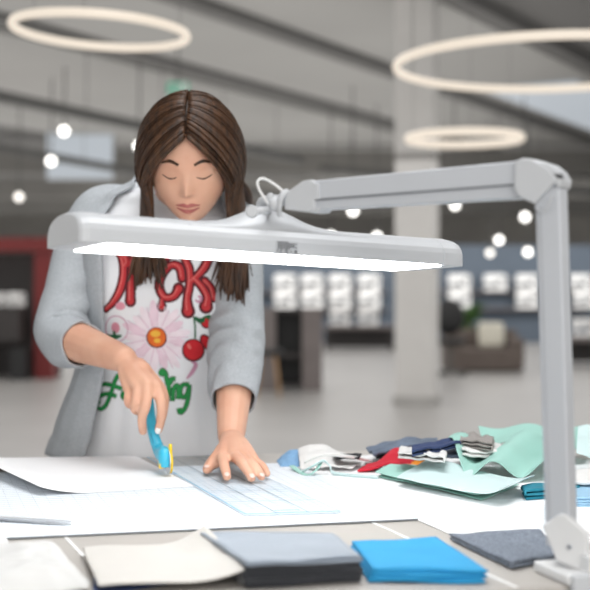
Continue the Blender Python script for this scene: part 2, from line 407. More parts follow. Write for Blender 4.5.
obj('post', tube(BM(), [c + Z * 0.08, c + Z * 0.5], 0.03, 10), m_dbeam, e)
for k in range(5):
    a = 2 * PI * k / 5 + 0.3; dd = Vector((math.cos(a), math.sin(a), 0))
    obj('foot', tube(BM(), [c + Z * 0.1, c + dd * 0.28 + Z * 0.03], [0.022, 0.03], 8), m_dbeam, e)
# ------------------------------------------------------------------ the cutting table
TA = R(15.5); E1 = Vector((math.cos(TA), math.sin(TA), 0)); E2 = Vector((-math.sin(TA), math.cos(TA), 0))
BACK = Vector((-0.3, 2.625, 0)); 
def TT(s, t, h=0.0):                           # table frame: s along the back edge, t towards the camera
    return BACK + E1 * s - E2 * t + Z * (TABLE + h)
TD = 1.285                                     # table depth
TROT = Matrix.Rotation(TA, 3, 'Z')
m_lam = mat('beige_grey_laminate', (180, 175, 169), 0.45, 0.03, 5, spec=0.35)
e = empty('cutting_table', BACK + E1 * 0.3 - E2 * TD / 2, 'large beige-grey cutting table across the foreground', 'table')
bm = BM(); box(bm, TT(0.3, TD / 2, -0.02), (3.0, TD, 0.04), TROT); obj('tabletop', bm, m_lam, e, False, 0.004)
for s in (-1.1, 1.7):
    for t in (0.08, TD - 0.08):
        bm = BM(); box(bm, TT(s, t, -0.04 - (TABLE - 0.04) / 2), (0.06, 0.06, TABLE - 0.04), TROT); obj('leg', bm, m_dbeam, e)
def table_line(bm, p, q, wd=0.0045):
    u, v, t = frame_of(p, q); mid = (p + q) / 2
    box(bm, mid + Z * 0.0004, ((q - p).length, wd, 0.0008), Matrix.Rotation(math.atan2((q - p).y, (q - p).x), 3, 'Z'))
for pq in ((T(52, 523), T(98, 572)), (T(371, 522), T(517, 588))):
    bm = BM(); table_line(bm, *pq); obj('printed_line', bm, mat('white_line', (245, 244, 242), 0.6), e)

# cutting mat (white, faint printed grid)
m_mat = mat('white_cutting_mat', (224, 230, 236), 0.6, 0.01, 6, spec=0.3)
mA, mB = T(418, 521), T(0, 540)
mr = (mA - mB).normalized(); md = Vector((-mr.y, mr.x, 0))
def MM(s, t, h=0.0):                            # mat frame from the right front corner: s to the left, t to the back
    q = mA - E1 * s + E2 * t; return Vector((q.x, q.y, TABLE + 0.0009 + h))
MW, MD_ = 0.92, 0.66
e = empty('cutting_mat', MM(MW / 2, MD_ / 2), 'white gridded cutting mat in the middle of the table', 'cutting mat')
bm = BM(); box(bm, MM(MW / 2, MD_ / 2, 0.0015), (MW, MD_, 0.003), TROT); obj('mat_sheet', bm, m_mat, e, False, 0.001)
bm = BM()
for i in range(1, 46):
    if i * 0.02 < MW: box(bm, MM(i * 0.02, MD_ / 2, 0.0031), (0.0005 if i % 5 else 0.001, MD_ - 0.04, 0.0003), TROT)
for j in range(1, 33): box(bm, MM(MW / 2, j * 0.02, 0.0031), (MW - 0.04, 0.0005 if j % 5 else 0.001, 0.0003), TROT)
obj('printed_grid', bm, mat('pale_grid_ink', (208, 214, 221), 0.7), e)
bm = BM()
for (s, t, sx, sy) in ((MW / 2, 0.0008, MW, 0.0016),):
    box(bm, MM(s, t, 0.0013), (sx + 0.001, sy + 0.001, 0.0024), TROT)
obj('dark_edge', bm, mat('grey_mat_edge', (126, 130, 134), 0.6), e)

def cloth(name, cor, hf, m, lab=None, cat=None, parent=None, nu=34, nv=26, th=0.0022, group=None, edge=0.0, sub=1):
    A, B, C_, D_ = [Vector(c) for c in cor]     # back-left, back-right, front-right, front-left
    bm = BM(); g = []
    for j in range(nv + 1):
        row = []
        for i in range(nu + 1):
            u, v = i / nu, j / nv
            q = lerp(lerp(A, B, u), lerp(D_, C_, u), v)
            if edge:
                q += Vector((nz((u * 5, v * 5, 1), 1, edge), nz((u * 5, v * 5, 9), 1, edge + 3), 0)) * 0.006
            r_ = hf(u, v)
            if isinstance(r_, tuple): q += Vector(r_)
            else: q.z += r_
            q.z = max(q.z, TABLE + 0.0015)
            row.append(bm.verts.new(q))
        g.append(row)
    for j in range(nv):
        for i in range(nu): bm.faces.new((g[j][i], g[j + 1][i], g[j + 1][i + 1], g[j][i + 1]))
    o = obj(name, bm, m, parent, True, solid=th, soff=1.0, sub=sub)
    return tag(o, lab, cat, group)

# big white sheet on the mat with its left side curling up
m_paper = mat('white_sheet', (246, 246, 247), 0.7, 0.01, 5)
def h_paper(u, v):
    k = max(0.0, 1 - u / 0.34)
    return 0.0042 + 0.035 * k * k * (0.4 + 0.6 * (1 - v))
cloth('paper_sheet', (T(-60, 461), T(136, 458), T(195, 489), T(40, 499)), h_paper, m_paper, 'white sheet being cut, its left side lifting off the mat', 'sheet', th=0.0006, nu=40)
# second white sheet at the right, under the fabrics
bm = BM(); q = [TT(0.36, 0.10), TT(1.25, 0.10), TT(1.25, 0.80), TT(0.36, 0.84)]
pts = [T(287, 462), T(470, 449), T(690, 470), T(600, 548), T(452, 536), T(420, 522)]
me_v = [bm.verts.new(Vector((p.x, p.y, TABLE + 0.0006))) for p in pts]; me_u = [bm.verts.new(Vector((p.x, p.y, TABLE + 0.0022))) for p in pts]
bm.faces.new(me_v); bm.faces.new(me_u[::-1])
for i in range(len(pts)): bm.faces.new((me_v[i], me_v[(i + 1) % len(pts)], me_u[(i + 1) % len(pts)], me_u[i]))
tag(obj('paper_sheet', bm, m_paper), 'flat white sheet lying under the mint fabrics, right of the mat', 'sheet')

# ------------------------------------------------------------------ acrylic ruler
m_acr = bpy.data.materials.new('clear_blue_acrylic'); m_acr.use_nodes = True
nt = m_acr.node_tree; b = nt.nodes['Principled BSDF']; b.inputs['Base Color'].default_value = (0.74, 0.88, 0.95, 1); b.inputs['Roughness'].default_value = 0.12
b.inputs['Alpha'].default_value = 0.13; b.inputs['Specular IOR Level'].default_value = 0.5
tcn = nt.nodes.new('ShaderNodeTexCoord'); nn = nt.nodes.new('ShaderNodeTexNoise'); nn.inputs['Scale'].default_value = 6; nt.links.new(tcn.outputs['Object'], nn.inputs['Vector'])
mr_ = nt.nodes.new('ShaderNodeMapRange'); mr_.inputs['To Min'].default_value = 0.08; mr_.inputs['To Max'].default_value = 0.2; nt.links.new(nn.outputs['Fac'], mr_.inputs['Value']); nt.links.new(mr_.outputs[0], b.inputs['Roughness'])
r0, r1 = T(245, 515, 0.006), T(341, 512, 0.006); rb = T(140, 458, 0.006)
ru = (r1 - r0).normalized(); rd = (rb - r0); RL = rd.length; rd.normalize(); RW = (r1 - r0).length
rd = (rd - ru * rd.dot(ru) * 0.15).normalized()
def RR(s, t, h=0.0): return r0 + ru * s * RW + rd * t * RL + Z * h
e = empty('quilting_ruler', RR(0.5, 0.5), 'clear bluish gridded ruler under the left hand', 'ruler')
bm = BM(); lo = [bm.verts.new(RR(s, t, -0.0018)) for s, t in ((0, 0), (1, 0), (1, 1), (0, 1))]; up = [bm.verts.new(RR(s, t, 0.0008)) for s, t in ((0, 0), (1, 0), (1, 1), (0, 1))]
bm.faces.new(lo[::-1]); bm.faces.new(up)
for i in range(4): bm.faces.new((lo[i], lo[(i + 1) % 4], up[(i + 1) % 4], up[i]))
obj('blade_body', bm, m_acr, e)
def strip(bm, a, b, wd, z):
    t = (b - a).normalized(); n_ = Vector((-t.y, t.x, 0)) * wd / 2
    bm.faces.new([bm.verts.new(p + Z * z) for p in (a - n_, b - n_, b + n_, a + n_)])
bm = BM()
for i in range(0, 7): strip(bm, RR(i / 6, 0.0), RR(i / 6, 1), 0.0009 if i % 2 == 0 else 0.0004, 0.0011)
for j in range(0, 31): strip(bm, RR(0, j / 30), RR(1, j / 30), 0.0022 if j % 5 == 0 else 0.0007, 0.0011)
for j in range(0, 75):
    strip(bm, RR(0.333, j / 75), RR(0.333 + 0.03, j / 75), 0.0005, 0.0012); strip(bm, RR(0.97, j / 75), RR(1.0, j / 75), 0.0005, 0.0012)
obj('grid_lines', bm, mat('blue_grey_ink', (104, 138, 162), 0.6), e)
bm = BM(); strip(bm, RR(0.333, 0), RR(0.333, 1), 0.0011, 0.0013); strip(bm, RR(0.667, 0), RR(0.667, 1), 0.0011, 0.0013)
obj('bold_lines', bm, mat('dark_ink', (60, 72, 82), 0.6), e)
bm = BM(); strip(bm, RR(0.0, 0.004), RR(1.0, 0.004), 0.004, 0.0013); strip(bm, RR(0.005, 0.0), RR(0.005, 1.0), 0.0022, 0.0013)
for k in range(9): strip(bm, RR(0.36 + k * 0.03, 0.035), RR(0.375 + k * 0.03, 0.035), 0.012, 0.0013)
obj('blue_marking', bm, mat('cyan_ink', (104, 170, 202), 0.6), e)
# clear template by the lamp foot
bm = BM(); a0, a1, a2, a3 = T(520, 508, 0.003), T(548, 506, 0.003), T(575, 530, 0.003), T(540, 533, 0.003)
lo = [bm.verts.new(p) for p in (a0, a1, a2, a3)]; up = [bm.verts.new(p + Z * 0.002) for p in (a0, a1, a2, a3)]
bm.faces.new(lo[::-1]); bm.faces.new(up)
for i in range(4): bm.faces.new((lo[i], lo[(i + 1) % 4], up[(i + 1) % 4], up[i]))
e = tag(obj('plastic_template', bm, m_acr), 'small clear plastic template with grey lines beside the lamp foot', 'template')
bm = BM()
for k in range(8):
    t = (k + 1) / 9; strip(bm, lerp(a0, a3, t) + (a1 - a0) * 0.1, lerp(a0, a3, t) + (a1 - a0) * 0.8, 0.0014, 0.0023)
obj('printed_lines', bm, mat('grey_ink', (150, 154, 158), 0.6), e)

# scissors at the left edge
m_steel = mat('brushed_steel', (214, 216, 220), 0.35, 0.04, 30, metal=0.7, stretch=(1, 8, 1))
s0, s1 = T(72, 523, 0.008), T(-40, 515, 0.008); sd = (s1 - s0).normalized(); sn = Vector((-sd.y, sd.x, 0))
e = empty('scissors', s1, 'steel scissors at the left edge, blades pointing right on the mat', 'scissors')
for sg, ang in ((1, 0.028), (-1, -0.028)):
    dd = (sd + sn * ang * 1.4).normalized(); nn_ = Vector((-dd.y, dd.x, 0))
    bm = BM(); prism(bm, [(0, 0.0), (0.03, 0.004), (0.12, 0.006), (0.19, 0.007), (0.19, -0.006), (0.12, -0.005), (0.03, -0.002)], dd, nn_, Z, s0 + Z * (0.002 * sg), 0.0028)
    obj('blade', bm, m_steel, e, False, 0.0006)
    bm = BM(); c = s0 + dd * 0.25 + sn * (0.028 * sg); tube(bm, [c + sd * 0.035 * math.cos(a * PI / 12) + sn * 0.022 * math.sin(a * PI / 12) for a in range(25)], 0.0055, 8, False)
    tube(bm, [s0 + dd * 0.185, c - sd * 0.033], 0.0055, 8); obj('handle', bm, m_black, e, True)
bm = BM(); disc_cyl(bm, s0 + sd * 0.17 - Z * 0.004, s0 + sd * 0.17 + Z * 0.006, 0.005); obj('pivot_screw', bm, m_steel, e)

# ------------------------------------------------------------------ the clamp lamp
m_lamp = mat('light_grey_lamp_plastic', (198, 200, 203), 0.38, 0.015, 4, spec=0.45)
m_foot = mat('white_foot_plastic', (222, 222, 222), 0.4, 0.015, 4)
m_alu = mat('matt_aluminium', (198, 201, 206), 0.42, 0.02, 4, spec=0.5, metal=0.15)
m_led = mat('lamp_diffuser', (250, 250, 250), 0.4, 0.0, emit=(252, 254, 255), es=11.0)
lc = Vector((-0.0405, 1.75, EYE + 0.0523))
ly, lp, lr_ = R(28.0), R(-2.4), R(-2.0)
la = Vector((math.cos(ly) * math.cos(lp), math.sin(ly) * math.cos(lp), math.sin(lp)))
lb0 = Vector((-math.sin(ly), math.cos(ly), 0)); lu0 = la.cross(lb0)
lb = lb0 * math.cos(lr_) + lu0 * math.sin(lr_); lu = la.cross(lb)
LL, LW = 0.543, 0.126
def LH(s, b_, u): return lc + la * s + lb * b_ + lu * u
lamp = empty('clamp_lamp', P(565, 575, 1.5), 'large light grey articulated clamp lamp with glowing bar head, at the right', 'lamp')
hw = LW / 2
prof = [(-hw, 0), (-hw, 0.016), (-hw * 0.96, 0.0225), (-hw * 0.86, 0.0295), (-hw * 0.68, 0.0345), (-hw * 0.4, 0.0385), (0, 0.040), (hw * 0.4, 0.0385), (hw * 0.68, 0.0345), (hw * 0.86, 0.0295), (hw * 0.96, 0.0225), (hw, 0.016), (hw, 0)]
bm = BM(); prism(bm, prof, lb, lu, la, LH(0, 0, 0), LL - 0.06); head = obj('lamp_head', bm, m_lamp, lamp, False, 0.002)
for sg in (-1, 1):
    bm = BM(); rings = []
    for s, sc in ((LL / 2 - 0.034, 1.02), (LL / 2 - 0.012, 1.02), (LL / 2 - 0.004, 0.985), (LL / 2, 0.93)):
        rings.append([bm.verts.new(LH(sg * s, x * sc, (y + 0.0006) * sc - 0.001)) for x, y in prof])
    for a, b in zip(rings, rings[1:]):
        for k in range(len(prof)): bm.faces.new((a[k], a[(k + 1) % len(prof)], b[(k + 1) % len(prof)], b[k]))
    bm.faces.new(rings[0]); bm.faces.new(rings[-1]); obj('end_cap', bm, m_lamp, lamp, False, 0.0012)
bm = BM(); prism(bm, [(-hw + 0.004, -0.0022), (hw - 0.004, -0.0022), (hw - 0.004, 0.001), (-hw + 0.004, 0.001)], lb, lu, la, LH(0, 0, 0), LL - 0.072)
obj('light_panel', bm, m_led, lamp)
# raised saddle in the middle of the head
bm = BM(); rows = []
for i in range(41):
    s = -0.13 + 0.26 * i / 40; sx = s + 0.002; hgt = 0.021 * math.exp(-(abs(sx) / 0.044) ** 2.2) + 0.004 * math.exp(-(sx / 0.10) ** 4)
    row = []
    for j in range(13):
        t = -1 + 2 * j / 12; b_ = t * hw * 0.86
        base = 0.0400 - 0.0088 * abs(t) ** 2.2
        row.append(bm.verts.new(LH(s, b_, base - 0.0012 + hgt * (1 - abs(t) ** 3))))
    rows.append(row)
for a, b in zip(rows, rows[1:]):
    for j in range(12): bm.faces.new((a[j], b[j], b[j + 1], a[j + 1]))
obj('saddle', bm, m_lamp, lamp, True, solid=0.002, soff=-1)
# rating label on the front face
bm = BM(); prism(bm, [(-0.0155, -0.0080), (0.0155, -0.0080), (0.0155, 0.0080), (-0.0155, 0.0080)], la, lu, lb, LH(0.0005, -hw - 0.0003, 0.0086), 0.0006)
lab_o = obj('rating_label', bm, mat('label_silver', (188, 190, 194), 0.5), lamp)
bm = BM()
def lrect(x, y, sx, sy): prism(bm, [(x - sx / 2, y - sy / 2), (x + sx / 2, y - sy / 2), (x + sx / 2, y + sy / 2), (x - sx / 2, y + sy / 2)], la, lu, lb, LH(0.0005, -hw - 0.0008, 0.0086), 0.0004)
for k, (x, wd) in enumerate(((-0.006, 0.016), (0.0, 0.027), (-0.0015, 0.024), (0.0, 0.027), (-0.004, 0.018))): 
    n = int(wd / 0.003)
    for q in range(n): lrect(x - wd / 2 + (q + 0.5) * wd / n, 0.0066 - 0.0019 * k, wd / n * 0.8, 0.0011)
lrect(0.0125, -0.0055, 0.004, 0.0008); lrect(0.0125, -0.0030, 0.003, 0.0008); lrect(0.0125, -0.0046, 0.0022, 0.003); lrect(-0.001, -0.0045, 0.005, 0.0008); lrect(-0.001, -0.0062, 0.005, 0.0008)
lrect(-0.001, -0.0028, 0.005, 0.0008); lrect(0.0055, -0.0045, 0.0035, 0.0007)
for cx_ in (-0.0118, -0.0072):                      # CE mark
    pts = [LH(0.0005, -hw - 0.0008, 0.0086) + la * (cx_ + 0.0022 * math.cos(R(a))) + lu * (-0.0045 + 0.0022 * math.sin(R(a))) for a in range(60, 301, 24)]
    tube(bm, pts, 0.0004, 5)
lrect(-0.0082, -0.0045, 0.0018, 0.0006)
obj('label_print', bm, mat('label_ink', (48, 50, 54), 0.6), lab_o)

# arm
arm_y = R(30); aa = Vector((-math.cos(arm_y), math.sin(arm_y), 0)); an = Vector((-math.sin(arm_y), -math.cos(arm_y), 0))   # along the arm (to the left), and its face towards the camera
OJ = P(551, 186, 1.5)
def onp(px, py, off=0.0):                             # point of the arm's vertical plane under a pixel
    o = Vector((0, 0, EYE)); dr = Vector(((px - CX) / F, 1, (YH - py) / F)); O = OJ + an * off
    t = (O - o).dot(an) / dr.dot(an); return o + dr * t
def pprism(poly, off, depth, m, name, bevel=0.0, parent=lamp, grow=0.0):
    pts = [onp(x, y, off) for x, y in poly]; bm = BM()
    A = [bm.verts.new(p + an * 0) for p in pts]; B = [bm.verts.new(p - an * depth) for p in pts]; n = len(pts)
    bm.faces.new(A); bm.faces.new(B[::-1])
    for i in range(n): bm.faces.new((A[i], B[i], B[(i + 1) % n], A[(i + 1) % n]))
    return obj(name, bm, m, parent, False, bevel)
pprism([(309, 181), (520, 160.5), (520, 184), (309, 200)], 0.016, 0.032, m_alu, 'arm_profile', 0.002)
pprism([(309, 199), (520, 183), (520, 198), (309, 210)], 0.013, 0.026, m_alu, 'arm_rail', 0.0015)
pprism([(310, 199.4), (516, 183.6), (516, 185.2), (310, 200.9)], 0.0165, 0.002, mat('slot_grey', (128, 131, 136), 0.6), 'arm_groove')
pprism([(514.5, 161), (522, 158), (531, 158.6), (549, 169.5), (556, 179), (553, 184), (534, 204), (517.5, 196), (513.5, 188)], 0.022, 0.044, m_lamp, 'elbow_plate', 0.002)
pprism([(522, 159), (534, 159), (548, 163), (557, 170), (562, 179), (560, 188), (554, 186), (548, 172)], 0.0205, 0.036, m_lamp, 'elbow_cap', 0.003)
pprism([(553.5, 173.5), (561.5, 174.5), (562.5, 178.5), (557.5, 178)], 0.0209, 0.004, m_black, 'elbow_slot')
pprism([(302, 181), (310, 179.5), (314, 181), (314, 209), (309, 212.5), (298, 211), (284, 209.5), (284, 194)], 0.019, 0.038, m_lamp, 'arm_end_cap', 0.002)
pprism([(312, 181.5), (318, 184), (319, 199), (312, 200)], 0.0196, 0.04, m_lamp, 'arm_end_clip', 0.001)
pprism([(306, 207), (321, 208), (318, 212), (308, 212.5)], 0.017, 0.03, m_lamp, 'arm_end_tab', 0.0008)
# pole: a rectangular tube, slightly leaning
pb, pt = P(562, 545, 1.51), P(551, 182, 1.5)
bm = BM(); t = (pt - pb).normalized()
prism(bm, [(-0.0145, -0.0140), (0.0145, -0.0140), (0.0145, 0.0140), (-0.0145, 0.0140)], aa, an, t, (pb + pt) / 2, (pt - pb).length)
obj('pole', bm, m_alu, lamp, False, 0.0025)
bm = BM(); prism(bm, [(-0.0022, -0.0005), (0.0022, -0.0005), (0.0022, 0.0005), (-0.0022, 0.0005)], aa, an, t, (pb + pt) / 2 + an * 0.0143 + aa * 0.0085, (pt - pb).length * 0.86)
obj('pole_groove', bm, mat('pole_groove_grey', (186, 189, 194), 0.5), lamp)
# foot bracket, bolt, clamp
OJ2 = OJ; OJ = P(562, 545, 1.51)
pprism([(541.5, 525.5), (559, 514), (564.5, 514), (587, 534), (586.5, 567), (582, 570), (573.5, 568.5), (556, 561)], 0.0185, 0.012, m_foot, 'foot_bracket', 0.0025)
pprism([(541.5, 525.5), (559, 514), (564.5, 514), (587, 534), (586.5, 567), (582, 570), (573.5, 568.5), (556, 561)], -0.012, 0.010, m_foot, 'foot_bracket', 0.0025)
pprism([(562, 538), (585, 545), (585, 569), (575, 568), (562, 560)], 0.0075, 0.022, m_lamp, 'foot_core', 0.001)
c = onp(569.5, 547, 0.0188); bm = BM(); disc_cyl(bm, c - an * 0.002, c + an * 0.0012, 0.0034, 18); bolt = obj('bolt', bm, m_steel, lamp)
bm = BM(); disc_cyl(bm, c + an * 0.0010, c + an * 0.0016, 0.0017, 6); obj('hex_socket', bm, mat('dark_socket', (70, 74, 80), 0.5), bolt)
OJ = OJ2
fc = T(574, 576, 0.0)
RA = Matrix.Rotation(TA, 3, 'Z'); ed = TT((fc - BACK).dot(E1), TD)           # the table's front edge below the lamp
sE = (fc - BACK).dot(E1)
bm = BM(); box(bm, TT(sE - 0.004, TD - 0.036, 0.0065), (0.058, 0.085, 0.012), RA); obj('clamp_top', bm, m_foot, lamp, False, 0.003)
bm = BM(); box(bm, TT(sE + 0.012, TD - 0.016, 0.018), (0.034, 0.036, 0.024), RA); obj('clamp_post', bm, m_foot, lamp, False, 0.003)
bm = BM(); box(bm, TT(sE - 0.004, TD + 0.0065, -0.035), (0.05, 0.012, 0.095), RA); obj('clamp_back', bm, m_lamp, lamp, False, 0.003)
bm = BM(); box(bm, TT(sE - 0.004, TD - 0.025, -0.078), (0.05, 0.066, 0.012), RA); obj('clamp_jaw', bm, m_lamp, lamp, False, 0.003)
c = TT(sE - 0.004, TD - 0.03, 0); bm = BM(); tube(bm, [c - Z * 0.041, c - Z * 0.046, c - Z * 0.0461, c - Z * 0.12], [0.014, 0.014, 0.005, 0.005], 16); scr = obj('clamp_screw', bm, m_steel, lamp)
bm = BM(); tube(bm, [c - Z * 0.115 - E1 * 0.02, c - Z * 0.115 + E1 * 0.02], 0.006, 10); obj('screw_grip', bm, m_black, scr)
# head joint: clevis, ball, knob
j0 = LH(-0.004, 0.0, 0.060); jt = onp(286, 202)
bm = BM(); tube(bm, spline([j0 - lu * 0.002, j0 + lu * 0.012, lerp(j0, jt, 0.6) + Z * 0.008, jt], 5), [0.0068] * 16, 14, True, 0.8); obj('joint_neck', bm, m_lamp, lamp, True)
bm = BM(); bmesh.ops.create_uvsphere(bm, u_segments=18, v_segments=12, radius=0.0095, matrix=Matrix.Translation(P(275, 204, jt.y - 0.012))); obj('ball_joint', bm, m_lamp, lamp, True)
bm = BM(); tube(bm, spline([P(287, 191, jt.y - 0.016), P(281, 197, jt.y - 0.02), P(279, 207, jt.y - 0.02), P(279, 216, jt.y - 0.016)], 5), [0.0065] * 8 + [0.0055] * 8, 12, True, 0.55); obj('clevis', bm, m_lamp, lamp, True)
kc = P(251.5, 211.5, jt.y - 0.03); kd = (P(268, 210, jt.y - 0.018) - kc).normalized()
bm = BM(); disc_cyl(bm, kc - Vector((0, 0.004, 0)), kc + Vector((0.001, 0.010, 0)), 0.0078, 22); kb = obj('tilt_knob', bm, m_lamp, lamp, False, 0.002)
bm = BM(); tube(bm, [kc, kc + kd * 0.022], [0.0042, 0.0055], 10); obj('knob_stem', bm, m_lamp, kb, True)
bm = BM(); bmesh.ops.create_uvsphere(bm, u_segments=14, v_segments=10, radius=0.0052, matrix=Matrix.Translation(P(270.5, 197, jt.y - 0.012))); obj('locking_pin', bm, m_lamp, lamp, True)
bm = BM(); tube(bm, spline([P(285, 193, jt.y - 0.01), P(274, 184, jt.y - 0.012), P(263, 178.5, jt.y - 0.016), P(257.5, 182, jt.y - 0.018), P(260, 191, jt.y - 0.018), P(268, 205, jt.y - 0.012), LH(-0.002, -0.01, 0.052)], 6), 0.0016, 8)
obj('power_cable', bm, m_white_pl, lamp, True)
bm = BM(); tube(bm, spline([onp(535, 207, 0.018), onp(541, 211.5, 0.020), onp(547, 208.5, 0.020), onp(552, 196, 0.0185)], 6), 0.0013, 8); obj('power_cable', bm, m_lamp, lamp, True)

# ------------------------------------------------------------------ fabrics on the table
m_mint = mat('mint_fabric', (162, 208, 197), 0.75, 0.03, 6, bump=0.25, bscale=900)
m_mintp = mat('pale_mint_fabric', (204, 226, 226), 0.75, 0.02, 6, bump=0.25, bscale=900)
m_teal = mat('teal_fabric', (22, 128, 150), 0.7, 0.05, 8, bump=0.2, bscale=800)
m_red_f = mat('red_fabric', (206, 24, 50), 0.8, 0.06, 8, bump=0.2, bscale=800)
m_navy = mat('navy_fabric', (50, 68, 112), 0.85, 0.1, 12, bump=0.3, bscale=800)
m_slate = mat('slate_denim', (112, 126, 146), 0.85, 0.14, 14, bump=0.4, bscale=900)
m_blk_f = mat('black_fabric', (34, 36, 40), 0.85, 0.1, 10, bump=0.3, bscale=800)
m_white_f = mat('white_fabric', (224, 223, 221), 0.85, 0.02, 8, bump=0.25, bscale=700)
m_cream = mat('cream_fabric_sheet', (208, 204, 198), 0.8, 0.02, 5, bump=0.25, bscale=700)
m_taupe = mat('taupe_fabric', (158, 152, 148), 0.85, 0.06, 8, bump=0.2, bscale=700)
m_lblue = mat('light_blue_fabric', (158, 200, 228), 0.7, 0.05, 6, bump=0.2, bscale=700)
m_cyan = mat('cyan_felt', (44, 156, 208), 0.85, 0.04, 10, bump=0.4, bscale=600)
m_char = mat('charcoal_jersey', (50, 52, 58), 0.75, 0.1, 14, bump=0.4, bscale=700, sheen=0.6)
m_knit = mat('dark_grey_knit', (132, 140, 152), 0.9, 0.16, 260, bump=0.8, bscale=420, rgb2=(94, 102, 114))
m_char_glare = mat('charcoal_jersey_glare', (148, 158, 170), 0.8, 0.05, 10, bump=0.3, bscale=700, sheen=0.3)  # charcoal jersey with grazing glare painted into the colour
m_orange = mat('orange_fabric', (240, 150, 40), 0.8, 0.05)

def flat(h=0.0, amp=0.0, seed=0.0, sc=4.0):
    return lambda u, v: h + amp * nz((u * sc, v * sc, 0), 1, seed)
def folded(name, cor, layers, m, lab, cat, group=None, th=0.002, gap=0.0004, seed=0.0, amp=0.001, nv=14, nu=16, side=1):
    # one cloth folded zig-zag into layers; corners given on the table, back-left, back-right, front-right, front-left
    A, B, C_, D_ = [Vector(c) for c in cor]; step = th + gap
    bm = BM(); prev = None; n = 0; prof = []
    for L in range(layers):
        us = [i / nu for i in range(nu + 1)]
        if L % 2: us = us[::-1]
        ins = 0.012 * abs(nz((L * 1.3, 2, 1), 1, seed))
        for u in us: prof.append((ins + u * (1 - 2 * ins), (L + 0.5) * step))
        if L < layers - 1:
            e_ = 1.0 if L % 2 == 0 else 0.0
            prof.append((e_ + (0.008 if e_ else -0.008), (L + 1.0) * step))
    rows = []
    for j in range(nv + 1):
        v = j / nv; row = []
        for (u, z) in prof:
            vv = v + 0.045 * nz((u * 2, z * 900, 0), 1, seed) * (1 if v > 0.5 else -1)
            q = lerp(lerp(A, B, u), lerp(D_, C_, u), vv)
            q.z += z + amp * (nz((u * 4, v * 4, 0), 1, seed) + 0.9) * (0.4 + z / (layers * step)); row.append(bm.verts.new(q))
        rows.append(row)
    for a, b in zip(rows, rows[1:]):
        for i in range(len(prof) - 1): bm.faces.new((a[i], b[i], b[i + 1], a[i + 1]))
    return tag(obj(name, bm, m, None, True, solid=th * 0.9, soff=0.0), lab, cat, group)

# charcoal stack: five folded pieces, the topmost paled by glare put into its colour
def quad(px, h): return [T(x, y, h) for x, y in px]
def drop(q, h): return [Vector((p.x, p.y, TABLE + h)) for p in q]
top = quad([(200, 533), (330, 532), (361, 557), (246, 563)], 0.028)
names = ['bottom', 'second from bottom', 'middle', 'second from top', 'topmost']
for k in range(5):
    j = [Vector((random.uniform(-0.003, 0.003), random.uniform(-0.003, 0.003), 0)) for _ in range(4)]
    folded('folded_cloth', drop([p + j[i] for i, p in enumerate(top)], 0.0006 + k * 0.0054), 2, m_char if k < 4 else m_char_glare, ('folded charcoal cloth, %s of the dark stack in the foreground' if k < 4 else 'folded charcoal cloth with glare painted into its colour, %s of the dark stack in the foreground') % names[k], 'cloth', 'folded cloths in the dark foreground stack', th=0.0019, gap=0.0006, seed=k * 3.1, amp=0.0009 if k < 4 else 0.0014)
# cyan felt: three pieces
top = quad([(352, 545), (437, 541), (487, 574), (372, 573)], 0.010)
for k, nm in enumerate(('lowest', 'middle', 'topmost')):
    j = Vector((-0.004 + 0.002 * k, -0.006 + 0.003 * k, 0))
    folded('folded_cloth', drop([p + j for p in top], 0.0006 + k * 0.0046), 2, m_cyan, 'bright blue folded cloth, %s of the blue stack in the foreground' % nm, 'cloth', 'bright blue cloths in the foreground', th=0.002, gap=0.0002, seed=20 + k, amp=0.0008)
# dark knit piece
folded('folded_cloth', drop(quad([(449, 536), (540, 532), (560, 556), (512, 566)], 0.006), 0.0008), 2, m_knit, 'dark grey knit cloth lying left of the lamp foot', 'cloth', th=0.0034, gap=0.0002, seed=33, amp=0.002)
# cream cloth with a curled corner, navy cloth below, white bundle
cloth('folded_cloth', drop(quad([(95, 553), (200, 545), (240, 572), (92, 600)], 0.0), 0.0008), flat(0.0, 0.001, 4), m_navy, 'navy cloth peeking out under the cream cloth in the foreground', 'cloth', th=0.002)
def h_cream(u, v):
    return 0.006 + 0.003 * nz((u * 3, v * 3, 0), 1, 5) + 0.022 * max(0, (u - 0.62) / 0.38) ** 2 * (1 - 0.55 * v)
cloth('folded_cloth', drop(quad([(82, 556), (206, 551), (246, 588), (98, 596)], 0.0), 0.0026), h_cream, m_cream, 'cream cloth in the foreground with its right edge turned up', 'cloth', th=0.003)
def h_wh(u, v):
    e_ = min(u, 1 - u, v, 1 - v); k = min(1, e_ / 0.22); k = k * (2 - k)
    return 0.002 + 0.020 * k + 0.006 * k * nz((u * 3, v * 5, 0), 1, 8) + 0.004 * k * nz((u * 6, v * 12, 0), 1, 2)
cloth('cloth_bundle', drop(quad([(-40, 556), (62, 556), (90, 592), (-40, 606)], 0.0), 0.0008), h_wh, mat('soft_white_fabric', (212, 211, 209), 0.85, 0.03, 8, bump=0.25, bscale=700), 'white crumpled cloth bundle at the bottom left corner', 'cloth', nu=50, nv=40, th=0.002, edge=3.0)
cloth('folded_cloth', drop(quad([(-50, 545), (6, 543), (14, 556), (-50, 560)], 0.0), 0.0006), flat(0.004, 0.002, 3), m_white_f, 'flat white cloth behind the white bundle at the left edge', 'cloth', th=0.004)

